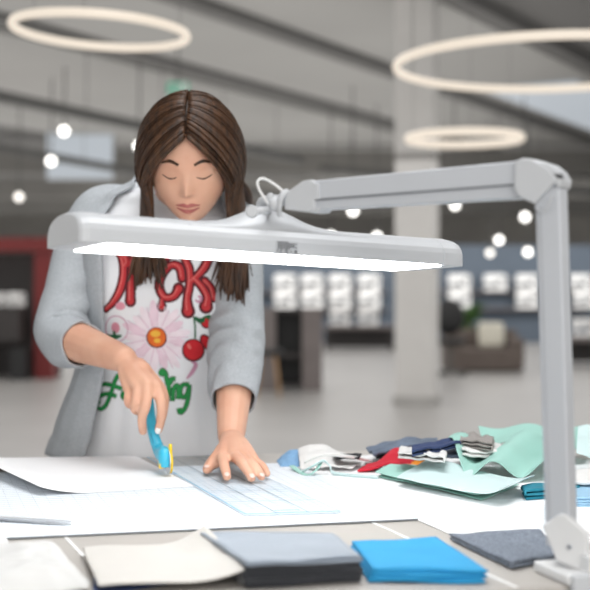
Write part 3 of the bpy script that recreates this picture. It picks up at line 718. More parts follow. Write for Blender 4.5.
# --- the pile of fabrics right of the mat ---
# front pale mint piece, folded over, three edges showing
for k in range(2):
    q = quad([(408, 470), (520, 488), (482, 503), (378, 479)], 0.0)
    q = [p + Vector((-0.006 * k, 0.004 * k, 0)) for p in q]
    cloth('folded_cloth', drop(q, 0.004 + 0.006 * k), (lambda kk: (lambda u, v: 0.002 * nz((u * 5, v * 4, kk), 1, 6) + 0.006 * math.sin(v * PI) * (1 - u)))(k), m_mint, 'mint cloth layer under the pale mint cloth, %s' % ('lower one' if k == 0 else 'upper one'), 'cloth', None, th=0.002)
def h_pm(u, v):
    z = 0.012 + 0.010 * math.exp(-((u - 0.15) / 0.3) ** 2) * (1 - v) + 0.0025 * nz((u * 4, v * 3, 0), 1, 11)
    return z + 0.012 * max(0, (u - 0.8) / 0.2) ** 2
cloth('folded_cloth', drop(quad([(428, 468), (536, 487), (500, 503), (396, 482)], 0.010), 0.004), h_pm, m_mintp, 'pale mint folded cloth at the front of the fabric pile', 'cloth', th=0.0025, nu=40)
# big mint drapes
def drape(px, h0, amp, seed, fx=2.0, fy=2.0, rise=0.0):
    def hf(u, v):
        return amp * (0.5 + 0.5 * math.sin(u * fx * PI + v * fy * 2 + seed)) + 0.008 * nz((u * 3, v * 3, 0), 1, seed) + rise * (1 - v)
    return drop(quad(px, 0.0), h0), hf
q, hf = drape([(448, 470), (565, 464), (565, 482), (466, 487)], 0.012, 0.026, 0.3, 3.6, 2.2, 0.026)
cloth('draped_cloth', q, hf, m_mint, 'mint cloth draped in waves in the middle of the fabric pile', 'cloth', th=0.002, nu=50, nv=36)
q, hf = drape([(478, 457), (600, 455), (585, 466), (490, 467)], 0.030, 0.014, 2.6, 4.0, 1.6, 0.022)
cloth('draped_cloth', q, hf, m_mint, 'mint cloth at the back of the pile, highest behind the lamp pole', 'cloth', th=0.002, nu=40, nv=30)
q, hf = drape([(578, 470), (660, 468), (660, 484), (576, 482)], 0.03, 0.02, 0.4, 2, 1, 0.03)
cloth('draped_cloth', q, hf, m_mintp, 'pale mint cloth right of the lamp pole', 'cloth', th=0.002)
cloth('folded_cloth', drop(quad([(570, 484), (660, 482), (660, 497), (574, 497)], 0.0), 0.012), flat(0.008, 0.004, 9), m_white_f, 'white cloth right of the lamp pole above the light blue cloth', 'cloth', th=0.006)
folded('folded_cloth', drop(quad([(572, 492), (660, 490), (660, 510), (576, 508)], 0.0), 0.0008), 4, m_lblue, 'light blue folded cloth at the right edge behind the lamp pole', 'cloth', th=0.003, seed=41)
# rolls and small pieces
def roll(a, b, r, m, lab, cat='cloth', name='rolled_cloth', flatn=0.7, seed=0):
    bm = BM(); n = 14; turns = 2.2; K = 40; rows = []
    u, v, t = frame_of(a, b)
    for i in range(n + 1):
        c = lerp(a, b, i / n); row = []
        for k in range(K + 1):
            an_ = k / K * turns * 2 * PI; rr = r * (0.35 + 0.65 * k / K) * (1 + 0.35 * nz((i * 0.28, k * 0.12, 0), 1, seed))
            row.append(bm.verts.new(c + u * math.cos(an_) * rr + v * math.sin(an_) * rr * flatn + Z * 0.006 * nz((i * 0.3, 3, 1), 1, seed)))
        rows.append(row)
    for p, q in zip(rows, rows[1:]):
        for k in range(K): bm.faces.new((p[k], q[k], q[k + 1], p[k + 1]))
    return tag(obj(name, bm, m, None, True, solid=0.0016), lab, cat)
def TR_(px, py, h): return T(px, py, h)
def small(px, h, base, m, lab, layers=2, th=0.004, seed=0.0, amp=0.006):
    return folded('folded_cloth', drop(quad(px, h), base), layers, m, lab, 'cloth', th=th, gap=0.0008, seed=seed, amp=amp, nv=10, nu=24)
small([(522, 487), (578, 480), (580, 489), (526, 493)], 0.014, 0.001, m_teal, 'teal folded cloth half hidden behind the lamp pole', 3, 0.004, 1, 0.003)
small([(412, 448), (452, 440), (460, 444), (412, 453)], 0.055, 0.046, m_navy, 'navy blue folded cloth on top of the pile at its back', 2, 0.004, 2, 0.004)
small([(402, 450), (446, 456), (444, 462), (398, 457)], 0.040, 0.034, m_white_f, 'white folded strip of cloth on the dark cloths of the pile', 2, 0.004, 3, 0.006)
small([(462, 436), (494, 440), (492, 448), (456, 443)], 0.055, 0.046, m_taupe, 'taupe folded cloth at the back of the pile beside the mint drape', 3, 0.003, 4, 0.005)
small([(460, 447), (500, 447), (503, 456), (462, 455)], 0.040, 0.034, m_white_f, 'white folded cloth just below the taupe cloth', 2, 0.004, 5, 0.005)
cloth('folded_cloth', drop(quad([(452, 463), (484, 462), (486, 471), (458, 470)], 0.0), 0.034), flat(0.004, 0.006, 14), m_blk_f, 'small black cloth between the rolls and the mint drape', 'cloth', th=0.004)
def h_red(u, v): return 0.004 + 0.030 * math.exp(-((u - 0.55) / 0.26) ** 2) * (0.35 + 0.65 * (1 - v)) + 0.003 * nz((u * 4, v * 4, 0), 1, 15)
cloth('folded_cloth', drop(quad([(368, 469), (420, 467), (418, 474), (357, 474)], 0.0), 0.001), h_red, m_red_f, 'bright red crumpled cloth in front of the dark cloths', 'cloth', th=0.004)
cloth('folded_cloth', drop(quad([(398, 468), (425, 467), (424, 472.5), (405, 473)], 0.0), 0.007), flat(0.004, 0.003, 24), m_orange, 'small orange cloth between the red and the pale mint cloth', 'cloth', th=0.003)
def h_sl(u, v): return 0.006 + 0.016 * math.sin(min(1, u * 1.3) * PI * 0.6) + 0.006 * nz((u * 6, v * 4, 0), 1, 17)
cloth('folded_cloth', drop(quad([(366, 461), (438, 458), (436, 469), (374, 468)], 0.0), 0.014), h_sl, m_slate, 'slate denim cloth behind the red cloth', 'cloth', th=0.006)
cloth('folded_cloth', drop(quad([(372, 459), (440, 457), (440, 466), (376, 466)], 0.0), 0.001), flat(0.012, 0.006, 18), m_blk_f, 'black cloth under the slate denim cloth', 'cloth', th=0.010)
cloth('folded_cloth', drop(quad([(424, 470), (462, 468), (466, 477), (434, 476)], 0.0), 0.020), flat(0.012, 0.006, 19), m_slate, 'slate cloth behind the pale mint cloth', 'cloth', th=0.006)
# face-mask like white piece with loop, light blue piece
def h_mask(u, v): return 0.006 + 0.028 * math.exp(-((u - 0.25) / 0.4) ** 2) * (1 - v) ** 0.7 + 0.005 * nz((u * 5, v * 5, 0), 1, 21)
cloth('fabric_mask', drop(quad([(298, 464), (374, 464), (352, 473), (300, 472)], 0.0), 0.001), h_mask, m_white_f, 'white cloth mask with mint ribbons left of the red cloth', 'mask', th=0.002)
mk = [o for o in COL.objects if o.name.startswith('fabric_mask')][0]
bm = BM(); tube(bm, spline([T(304, 462, 0.022), T(322, 455, 0.034), T(345, 456, 0.030), T(372, 461, 0.012)], 8), 0.003, 8); obj('ear_loop', bm, m_white_f, mk, True)
bm = BM(); tube(bm, spline([T(300, 473, 0.004), T(313, 466, 0.018), T(323, 461, 0.026), T(330, 466, 0.018), T(336, 474, 0.005), T(378, 478, 0.004)], 8), 0.007, 8, True, 0.25); obj('ribbon', bm, m_mintp, mk, True)
bm = BM(); tube(bm, spline([T(292, 466, 0.010), T(306, 475, 0.004), T(316, 470, 0.012), T(320, 464, 0.020)], 8), 0.006, 8, True, 0.25); obj('ribbon', bm, m_mint, mk, True)
cloth('folded_cloth', drop(quad([(332, 468), (362, 467), (360, 471.5), (336, 472)], 0.0), 0.016), flat(0.006, 0.003, 27), m_blk_f, 'small black cloth on the white mask', 'cloth', th=0.004)
def h_lb(u, v): return 0.004 + 0.022 * math.sin(u * PI) * (1 - v) + 0.004 * nz((u * 5, v * 5, 0), 1, 23)
cloth('folded_cloth', drop(quad([(276, 463), (312, 463), (306, 469), (280, 469)], 0.0), 0.001), h_lb, mat('sky_blue_fabric', (132, 176, 216), 0.8, 0.08, 10), 'small sky blue cloth at the left end of the fabric pile', 'cloth', th=0.004)

# ------------------------------------------------------------------ the person
m_skin = mat('skin', (226, 178, 152), 0.5, 0.04, 18, spec=0.35, rgb2=(218, 164, 138))
SUBS = m_skin.node_tree.nodes['Principled BSDF']; SUBS.inputs['Subsurface Weight'].default_value = 0.08; SUBS.inputs['Subsurface Radius'].default_value = (0.01, 0.004, 0.002)
m_shirt = mat('white_cotton', (236, 237, 240), 0.85, 0.015, 5, bump=0.2, bscale=500)
m_cardi = mat('heather_grey_knit', (186, 190, 194), 0.9, 0.10, 260, bump=0.4, bscale=420, stretch=(1, 1, 3), rgb2=(160, 165, 170))
m_hair = mat('brown_hair', (88, 59, 38), 0.42, 0.3, 5, stretch=(30, 30, 1.2), rgb2=(42, 28, 20), spec=0.4)
m_jeans = mat('blue_grey_denim', (120, 132, 150), 0.85, 0.1, 60)

PX0 = empty('person', Vector((-0.27, 2.78, 0)), 'person with long brown hair in grey cardigan leaning over the table, cutting a sheet', 'person')
TORSO = [  # z, cx, cy, a, b, tilt
    (0.60, -0.272, 2.83, .165, .112, 0), (0.80, -0.274, 2.81, .165, .112, 0), (0.92, -0.275, 2.80, .150, .106, 0), (1.05, -0.272, 2.775, .132, .098, 0),
    (1.18, -0.268, 2.75, .140, .104, .05), (1.28, -0.264, 2.725, .150, .098, .1), (1.35, -0.258, 2.705, .146, .080, .15), (1.395, -0.25, 2.69, .105, .064, .25), (1.425, -0.238, 2.675, .060, .053, .5)]
def torso(z):
    t = TORSO
    if z <= t[0][0]: return t[0][1:]
    for i in range(len(t) - 1):
        if t[i][0] <= z <= t[i + 1][0]:
            p0, p1, p2, p3 = t[max(i - 1, 0)], t[i], t[i + 1], t[min(i + 2, len(t) - 1)]
            k = (z - p1[0]) / (p2[0] - p1[0]); k2 = k * k * (3 - 2 * k)
            return tuple(lerp(p1[q], p2[q], k2 if q in (3, 4) else k) for q in range(1, 6))
    return t[-1][1:]
def tp(z, al, off=0.0):                              # point on the torso, al = 0 at the front, positive to the picture's right
    cx_, cy_, a, b, tl = torso(z); s, c = math.sin(al), math.cos(al)
    sg = lambda v, e_: math.copysign(abs(v) ** e_, v)
    return Vector((cx_ + (a + off) * sg(s, 0.88), cy_ - (b + off) * sg(c, 0.92), z - tl * c * b))
BODY = BM()
rings = []
zs = [0.80 + 0.625 * i / 24 for i in range(25)]
for z in zs: rings.append([BODY.verts.new(tp(z, 2 * PI * k / 28)) for k in range(28)])
for a, b in zip(rings, rings[1:]):
    for k in range(28): BODY.faces.new((a[k], b[k], b[(k + 1) % 28], a[(k + 1) % 28]))
BODY.faces.new(rings[0]); BODY.faces.new(rings[-1][::-1])
def ball(bm, c, r, sc=(1, 1, 1), rot=None):
    M = Matrix.Translation(c) @ (rot.to_4x4() if rot else Matrix()) @ Matrix.Diagonal((sc[0] * r, sc[1] * r, sc[2] * r, 1))
    bmesh.ops.create_uvsphere(bm, u_segments=16, v_segments=10, radius=1, matrix=M)
def limb(bm, pts, rad, n=4, seg=14, flat=None, hint=None):
    p = spline(pts, n); r = resample(rad, n); tube(bm, p, r, seg, True, flat, hint); ball(bm, p[0], r[0] * 0.99); ball(bm, p[-1], r[-1] * 0.98)
# legs and feet
for sx in (-1, 1):
    hx = -0.274 + sx * 0.085
    limb(BODY, [(hx, 2.81, 0.84), (hx, 2.82, 0.62), (hx, 2.81, 0.46), (hx, 2.83, 0.28), (hx, 2.84, 0.09)], [.082, .072, .052, .050, .034])
    limb(BODY, [(hx, 2.86, 0.045), (hx, 2.78, 0.035), (hx, 2.68, 0.025)], [.036, .036, .022])
# neck and head
HC = Vector((-0.195, 2.515, 1.441)); HR = Matrix.Rotation(R(22), 3, 'X')
def hp(x, y, z): return HC + HR @ Vector((x, y, z))
limb(BODY, [(-0.238, 2.675, 1.40), (-0.222, 2.62, 1.415), hp(0, 0.028, -0.04)], [.056, .050, .052])
def head_vert(x, y, z):                               # unit sphere direction to head surface, face towards -y
    X_, Y_, Z_ = x * 0.077, y * 0.094, z * (0.112 if z > 0 else 0.108)
    if z < 0:
        X_ *= 1 - 0.30 * (-z) ** 1.6
        if y < 0.2: Y_ -= 0.020 * (-z) ** 1.5 * (1 - abs(x))
        else: Y_ *= 1 - 0.35 * (-z)
    if y < 0:
        g = lambda c, w_, v: math.exp(-((v - c) / w_) ** 2)
        nose = g(0, 0.15 - 0.06 * max(0, min(1, (z + 0.3) / 0.4)), x) * max(0, min(1, (0.12 - z) / 0.45)) * (1 if z > -0.28 else max(0, 1 - (-0.28 - z) / 0.07))
        Y_ -= 0.024 * nose
        for s in (-1, 1):
            Y_ += 0.010 * g(s * 0.42, 0.18, x) * g(0.06, 0.11, z)       # eye sockets
            Y_ -= 0.006 * g(s * 0.41, 0.14, x) * g(0.03, 0.075, z)      # lids over the eyes
            Y_ -= 0.003 * g(s * 0.42, 0.25, x) * g(0.22, 0.08, z)       # brow
            Y_ -= 0.003 * g(s * 0.5, 0.25, x) * g(-0.25, 0.2, z)        # cheeks
        Y_ -= 0.0075 * g(0, 0.26, x) * g(-0.50, 0.055, z) + 0.0075 * g(0, 0.24, x) * g(-0.615, 0.06, z) - 0.004 * g(0, 0.3, x) * g(-0.557, 0.022, z)
        Y_ -= 0.006 * g(0, 0.3, x) * g(-0.86, 0.12, z)
    return X_, Y_, Z_
hb = BM(); bmesh.ops.create_uvsphere(hb, u_segments=96, v_segments=72, radius=1)
for v in hb.verts: v.co = hp(*head_vert(*v.co))
me = bpy.data.meshes.new('tmp'); hb.to_mesh(me); hb.free(); BODY.from_mesh(me); bpy.data.meshes.remove(me)
for s in (-1, 1): ball(BODY, hp(s * 0.073, 0.012, -0.005), 0.028, (0.3, 0.6, 1.0), HR)
# arms
SH_R, EL_R, WR_R = P(92, 214, 2.72), P(58, 335, 2.66), P(124, 359, 2.45)
SH_L, EL_L, WR_L = P(236, 216, 2.73), P(237, 345, 2.64), P(231, 437, 2.445)
for S, E_, W_ in ((SH_R, EL_R, WR_R), (SH_L, EL_L, WR_L)):
    inn = Vector((-0.26, 2.70, 1.36))
    limb(BODY, [lerp(S, inn, 0.5), S, lerp(S, E_, 0.5), E_], [.030, .034, .038, .036])
    limb(BODY, [E_, lerp(E_, W_, 0.3), lerp(E_, W_, 0.7), W_], [.036, .0395, .031, .0245])
# right hand (holds the cutter): her thumb side is to the picture's right
def finger(pts, r0, r1, n=5):
    limb(BODY, pts, [lerp(r0, r1, i / (len(pts) - 1)) for i in range(len(pts))], n, 10)
MI, MM_, MRi, MPi = P(156.5, 387, 2.395), P(147.5, 385, 2.388), P(138.5, 388, 2.392), P(130, 392, 2.405)
for K, r in ((MI, .0125), (MM_, .0125), (MRi, .0115), (MPi, .0105)):
    limb(BODY, [lerp(WR_R, K, 0.05), lerp(WR_R, K, 0.55) - Vector((0, 0.004, 0)), K], [.0165, .0150, r], 4, 12)
ball(BODY, lerp(WR_R, MM_, 0.55) + Vector((0, 0.008, 0)), 0.028, (1, 0.6, 0.9))
FI = [MI, P(161, 403, 2.380), P(161.5, 417, 2.382), P(158.5, 430, 2.388)]
FM = [MM_, P(146, 404, 2.368), P(142, 418, 2.376), P(143, 431, 2.392)]
FR = [MRi, P(136, 401, 2.374), P(134.5, 409, 2.386), P(139, 412, 2.405)]
FP = [MPi, P(128, 399, 2.392), P(129, 404.5, 2.402), P(134, 406, 2.417)]
finger(FI, .0105, .0076); finger(FM, .0108, .0078); finger(FR, .0102, .0074); finger(FP, .0092, .0066)
finger([lerp(WR_R, MI, 0.25) + Vector((0.012, 0.014, 0)), P(160, 390, 2.435), P(163, 406, 2.436), P(160.5, 421, 2.428)], .0145, .0088)
# left hand, flat on the ruler
TH = TABLE + 0.0085
def onr(px, py, h): return T(px, py, 0.0072 + h)
KI, KM, KR, KP = onr(223, 457, 0.030), onr(234.5, 456, 0.033), onr(245, 458, 0.030), onr(254, 461, 0.025)
for K, r in ((KI, .0120), (KM, .0122), (KR, .0115), (KP, .0105)):
    limb(BODY, [lerp(WR_L, K, 0.02), lerp(WR_L, K, 0.5) + Z * 0.004, K], [.0180, .0150, r], 4, 12)
ball(BODY, lerp(WR_L, KM, 0.55) - Z * 0.004, 0.030, (1.05, 1.0, 0.55))
finger([KI, onr(224, 464, 0.024), onr(226, 472, 0.014), onr(227, 477, 0.008)], .0105, .0074)
finger([KM, onr(242, 463, 0.028), onr(248.5, 472, 0.016), onr(251.5, 478, 0.008)], .0108, .0075)
finger([KR, onr(253, 465, 0.024), onr(259, 472.5, 0.014), onr(261.5, 477, 0.008)], .0100, .0070)
finger([KP, onr(261, 465, 0.019), onr(265, 470, 0.012), onr(267, 474, 0.0075)], .0088, .0062)
finger([lerp(WR_L, KI, 0.35), onr(216, 460, 0.024), onr(211, 464, 0.014), onr(207, 469.5, 0.009)], .0155, .0085)
tmp = obj('body_tmp', BODY, m_skin, None, True)
rm = tmp.modifiers.new('remesh', 'REMESH'); rm.mode = 'VOXEL'; rm.voxel_size = 0.003; rm.use_smooth_shade = True
sm = tmp.modifiers.new('smooth', 'SMOOTH'); sm.factor = 0.5; sm.iterations = 3
dg = bpy.context.evaluated_depsgraph_get()
bme = bpy.data.meshes.new_from_object(tmp.evaluated_get(dg)); bme.name = 'body'
bpy.data.objects.remove(tmp)
body = bpy.data.objects.new('body', bme); COL.objects.link(body); body.parent = PX0; body.matrix_parent_inverse = parent_world(PX0).inverted()
for p in bme.polygons: p.use_smooth = True
tb = BM(); tb.from_mesh(bme); BODY_BVH = BVHTree.FromBMesh(tb); tb.free()

# jeans and shoes
bm = BM()
for sx in (-1, 1):
    hx = -0.274 + sx * 0.085
    tube(bm, spline([(hx, 2.81, 0.86), (hx, 2.82, 0.62), (hx, 2.81, 0.46), (hx, 2.83, 0.28), (hx, 2.84, 0.10)], 5), resample([.098, .086, .068, .066, .056], 5), 20)
obj('jeans', bm, m_jeans, body, True)
for sx in (-1, 1):
    hx = -0.274 + sx * 0.085
    bm = BM(); tube(bm, spline([(hx, 2.90, 0.055), (hx, 2.85, 0.05), (hx, 2.76, 0.042), (hx, 2.68, 0.032), (hx, 2.64, 0.03)], 4), resample([.030, .046, .042, .034, .018], 4), 16, True, 0.9); obj('shoe', bm, m_white_pl, body, True)

# T-shirt
def fold(z, al, k=1.0, sd=0.0):
    return k * (0.006 * nz((math.sin(al) * 2.2, math.cos(al) * 2.2, z * 2.4), 1.3, sd) + 0.0035 * nz((math.sin(al) * 5, math.cos(al) * 5, z * 5), 1.2, sd + 4))
def shirt_off(z, al):
    o = 0.013 + 0.016 * max(0, (1.10 - z) / 0.25)
    if z > 1.33: o = 0.013 - 0.007 * (z - 1.33) / 0.095
    fr = math.cos(al)
    if fr > 0:
        for s in (-1, 1): o += 0.020 * math.exp(-((al - s * 0.52) / 0.42) ** 2) * math.exp(-((z - 1.19) / 0.075) ** 2)
        o += 0.010 * math.exp(-((z - 1.08) / 0.10) ** 2) * fr
    return o + fold(z, al, 0.5 + 1.1 * max(0, min(1, (1.2 - z) / 0.2)), 2.0)
bm = BM(); rows = []; NA = 96; NZ = 90
for j in range(NZ + 1):
    z = 0.79 + (1.424 - 0.79) * j / NZ
    rows.append([bm.verts.new(tp(z, 2 * PI * k / NA, shirt_off(z, (2 * PI * k / NA + PI) % (2 * PI) - PI))) for k in range(NA)])
for a, b in zip(rows, rows[1:]):
    for k in range(NA): bm.faces.new((a[k], b[k], b[(k + 1) % NA], a[(k + 1) % NA]))
SH_BVH = BVHTree.FromBMesh(bm)
shirt = obj('t_shirt', bm, m_shirt, body, True, solid=0.0025, soff=-1)
shirt['label'] = 'white printed t-shirt with red letters, daisy, cherries and green script'
bm = BM(); pts = [tp(1.424, 2 * PI * k / 40, 0.007) for k in range(41)]; tube(bm, pts, 0.006, 8, False, 1.5, Z); obj('collar', bm, m_shirt, shirt, True)

def obj_split(name, bm, m, parent):                   # one object per separate piece of a print
    bm.verts.index_update(); bm.verts.ensure_lookup_table(); seen = set(); isl = []
    for v in bm.verts:
        if v in seen: continue
        st = [v]; seen.add(v); comp = []
        while st:
            q = st.pop(); comp.append(q)
            for e_ in q.link_edges:
                o_ = e_.other_vert(q)
                if o_ not in seen: seen.add(o_); st.append(o_)
        isl.append(comp)
    bbs = [[min(v.co.x for v in c), max(v.co.x for v in c), min(v.co.z for v in c), max(v.co.z for v in c)] for c in isl]
    grp = list(range(len(isl)))
    for _ in range(4):
        for i in range(len(isl)):
            for j in range(i):
                a, b = bbs[i], bbs[j]
                if a[0] <= b[1] and b[0] <= a[1] and a[2] <= b[3] and b[2] <= a[3]:
                    gi, gj = grp[i], grp[j]; grp = [gj if g == gi else g for g in grp]
    for g in sorted(set(grp)):
        keep = set(); 
        for i in range(len(isl)):
            if grp[i] == g: keep.update(v.index for v in isl[i])
        nb = BM(); mp_ = {}
        for v in bm.verts:
            if v.index in keep: mp_[v.index] = nb.verts.new(v.co)
        for f_ in bm.faces:
            if f_.verts[0].index in keep: nb.faces.new([mp_[v.index] for v in f_.verts])
        obj(name, nb, m, parent, True)
    bm.free()
# the print: ribbons lying on the shirt's front
def on_shirt(x, z, lift):
    h = SH_BVH.ray_cast(Vector((x, 1.9, z)), Vector((0, 1, 0)), 2.0)
    if h[0] is None: return None
    return h[0] - Vector((0, lift, 0))
def s2(px, py): q = P(px, py, 2.615); return Vector((q.x, 0, q.z))
def ribbon(bm, pts, wd, lift, n=8, taper=None):
    p = spline([s2(x, y) for x, y in pts], n); N = len(p)
    wl = resample(list(wd), (N - 1) // max(1, len(wd) - 1)) if isinstance(wd, (list, tuple)) else [wd] * N
    while len(wl) < N: wl.append(wl[-1])
    k = 2.615 / F; prev = None
    for i in range(N):
        t = (p[min(i + 1, N - 1)] - p[max(i - 1, 0)]); t.normalize(); nn_ = Vector((-t.z, 0, t.x)) * wl[i] * k / 2
        row = [on_shirt(*(lambda q: (q.x, q.z))(p[i] + nn_ * f_), lift) for f_ in (-1, -0.4, 0.4, 1)]
        if any(r is None for r in row): prev = None; continue
        row = [bm.verts.new(r) for r in row]
        if prev:
            for a in range(3): bm.faces.new((prev[a], prev[a + 1], row[a + 1], row[a]))
        prev = row
def blob(bm, cx_, cy_, rx, ry, lift, rot=0.0, seg=20):
    c = s2(cx_, cy_); k = 2.615 / F; cr, sr = math.cos(rot), math.sin(rot); rings = []
    for f_ in (1.0, 0.5):
        ring = []
        for i in range(seg):
            a = 2 * PI * i / seg; x, y = rx * math.cos(a) * f_, ry * math.sin(a) * f_
            q = on_shirt(c.x + (x * cr - y * sr) * k, c.z + (x * sr + y * cr) * k, lift); ring.append(q)
        if any(r is None for r in ring): return
        rings.append([bm.verts.new(r) for r in ring])
    m0 = bm.verts.new(on_shirt(c.x, c.z, lift))
    for i in range(seg):
        bm.faces.new((rings[0][i], rings[0][(i + 1) % seg], rings[1][(i + 1) % seg], rings[1][i])); bm.faces.new((rings[1][i], rings[1][(i + 1) % seg], m0))
def Q(pts, ox=80, oy=240, s=590 / 150): return [(ox + x / s, oy + y / s) for x, y in pts]
def G(pts): return Q(pts, 80, 360, 590 / 120)
inkc = lambda n, c: mat(n, c, 0.8, 0.06, 30)
RED = [  # (points in a 150 px wide crop of the chest, widths)
    ([(120, 10), (160, 60), (172, 125), (158, 195), (128, 245), (98, 272)], [5, 6.5, 7.5, 7.5, 6, 4]),
    ([(128, 40), (165, 55), (185, 85), (175, 105)], [4, 6, 8, 6]),
    ([(225, 20), (205, 90), (200, 160), (198, 240)], [6, 7, 7, 8.5]),
    ([(250, 30), (285, 60), (270, 120), (235, 150)], [5, 6, 6, 5]),
    ([(402, 150), (392, 108), (358, 100), (322, 140), (312, 185), (332, 225), (368, 222), (388, 192)], [7, 8, 6.5, 7, 7.5, 7, 7, 9]),
    ([(320, 70), (340, 70)], [6, 6]), ([(322, 235), (320, 262)], [3, 7]),
    ([(402, 55), (428, 110), (432, 170), (422, 230), (424, 280)], [5, 7.5, 7, 7, 11]),
    ([(510, 60), (490, 105), (462, 140), (436, 165)], [7, 8, 6.5, 5]),
    ([(448, 150), (480, 185), (500, 225), (494, 262)], [6, 7, 7.5, 11]),
    ([(490, 160), (515, 190), (525, 230)], [6, 6, 5])]
bo, bf, bh = BM(), BM(), BM()
for pts, wd in RED:
    ribbon(bo, Q(pts), [w_ + 2.6 for w_ in wd], 0.0016); ribbon(bf, Q(pts), [w_ * 0.74 for w_ in wd], 0.0022)
    ribbon(bh, Q([(x - 4, y - 3) for x, y in pts[:-1] + [pts[-1]]]), [1.0 for _ in wd], 0.0027)
for pts, wd in RED:
    x, y = Q(pts)[-1]; blob(bo, x, y, wd[-1] * 0.5 + 1.6, wd[-1] * 0.5 + 2, 0.0017); blob(bf, x, y, wd[-1] * 0.39, wd[-1] * 0.42, 0.0023)
    x, y = Q(pts)[0]; blob(bo, x, y, wd[0] * 0.5 + 1.6, wd[0] * 0.5 + 1.6, 0.0017); blob(bf, x, y, wd[0] * 0.37, wd[0] * 0.37, 0.0023)
obj_split('print_outline', bo, inkc('maroon_ink', (92, 24, 34)), shirt); obj_split('print_red_letters', bf, inkc('red_ink', (196, 48, 54)), shirt); obj_split('print_highlight', bh, inkc('salmon_ink', (226, 118, 112)), shirt)
# daisy
bp, bq, bl = BM(), BM(), BM()
for k in range(17):
    a = 2 * PI * k / 17 + 0.2; L = 30 + 8 * ((k * 7) % 5) / 5
    cx_, cy_ = 155.5 + math.cos(a) * L * 0.55, 338 + math.sin(a) * L * 0.55
    blob(bp if k % 3 else bq, cx_, cy_, L * 0.5, 4.6, 0.0012 + 0.00004 * k, -a)
    ribbon(bl, [(155.5 + math.cos(a + 0.14) * 12, 338 + math.sin(a + 0.14) * 12), (155.5 + math.cos(a + 0.16) * L * 0.97, 338 + math.sin(a + 0.16) * L * 0.97)], 0.8, 0.0021, 10)
obj_split('print_petals', bp, inkc('pale_pink_ink', (244, 230, 237)), shirt); obj_split('print_petals', bq, inkc('pink_ink', (238, 212, 224)), shirt); obj_split('print_petal_lines', bl, inkc('mauve_ink', (226, 190, 208)), shirt)
bm = BM(); blob(bm, 155.5, 338, 10.4, 10.8, 0.0023); obj_split('print_daisy_rim', bm, inkc('maroon_ink', (92, 24, 34)), shirt)
bm = BM(); blob(bm, 155.5, 337.6, 9.2, 9.6, 0.0028); obj_split('print_daisy_centre', bm, inkc('orange_ink', (232, 110, 38)), shirt)
bm = BM(); blob(bm, 154.5, 334, 5, 3.4, 0.0033); blob(bm, 156, 341, 3.4, 2.4, 0.0033); obj_split('print_daisy_shine', bm, inkc('yellow_ink', (246, 190, 70)), shirt)
# cherries, stem, leaf
bm = BM(); blob(bm, 192, 351, 11.2, 11.8, 0.0023); blob(bm, 205, 343, 5.5, 9, 0.0022, 0.5); blob(bm, 205.5, 323, 5.5, 6, 0.0022); obj_split('print_cherry_rim', bm, inkc('maroon_ink', (92, 24, 34)), shirt)
bm = BM(); blob(bm, 192, 350.6, 9.6, 10.2, 0.0028); blob(bm, 205, 343, 4, 7.4, 0.0027, 0.5); blob(bm, 205.5, 323, 4.2, 4.6, 0.0027); obj_split('print_cherry', bm, inkc('cherry_ink', (206, 34, 44)), shirt)
bm = BM(); blob(bm, 188, 347, 1.6, 3, 0.0033, 0.4); obj_split('print_cherry_shine', bm, inkc('salmon_ink', (226, 118, 112)), shirt)
bm = BM(); ribbon(bm, [(194, 339), (194.4, 328), (193.5, 317)], 1.6, 0.0026); ribbon(bm, [(193.5, 317), (200, 321), (206, 318), (210, 315.5)], [2, 5.5, 5, 1.5], 0.0027); ribbon(bm, [(103, 335), (110, 338), (120, 336)], [1.5, 6, 1.5], 0.0026); ribbon(bm, [(107, 341), (112, 337), (112, 331)], [1.5, 4.5, 1.5], 0.0027)
obj_split('print_leaf', bm, inkc('dark_green_ink', (34, 98, 60)), shirt)
# pink bubble at the left, pink swirl below the cherry, small swirl
bm = BM()
ribbon(bm, [(115 + 12 * math.cos(a / 12 * 2 * PI), 329 + 13 * math.sin(a / 12 * 2 * PI)) for a in range(13)], 0.9, 0.0019, 3)
ribbon(bm, [(190, 362), (194, 366), (190, 374), (185, 380)], [2, 4, 4, 1.5], 0.002); ribbon(bm, [(198, 296), (201, 298), (199, 302), (195, 300)], [2, 2.6, 2.6, 1.5], 0.002)
obj_split('print_swirl', bm, inkc('mauve_swirl_ink', (206, 150, 176)), shirt)
bm = BM(); blob(bm, 114, 328, 4.5, 5.5, 0.002); blob(bm, 120, 306, 5, 4, 0.002); obj_split('print_bud', bm, inkc('rose_ink', (222, 150, 166)), shirt)
# green script
GR = [([(172, 78), (150, 118), (125, 190), (95, 245), (62, 255), (48, 222), (72, 190), (120, 178), (160, 190)], 3.6), ([(58, 138), (110, 130), (190, 150)], 3.6), ([(205, 160), (190, 185), (210, 205), (228, 185), (214, 160)], 3.4),
      ([(385, 75), (395, 55), (412, 70), (418, 105), (425, 128), (440, 100), (462, 98)], 4.0), ([(430, 135), (424, 175), (418, 212)], 4.2), ([(446, 210), (452, 150), (470, 130), (476, 165), (472, 200)], 3.8),
      ([(528, 128), (496, 130), (484, 165), (498, 192), (520, 170), (528, 130), (524, 190), (508, 245), (485, 268), (476, 245)], 3.8)]
bo, bf = BM(), BM()
for pts, wd in GR: ribbon(bo, G(pts), wd * 0.75 + 1.9, 0.0016); ribbon(bf, G(pts), wd * 0.75, 0.0023)
for x, y in G([(432, 112), (60, 138), (55, 222), (395, 70), (486, 262)]): blob(bo, x, y, 3.8, 3.6, 0.0017); blob(bf, x, y, 2.8, 2.6, 0.0024)
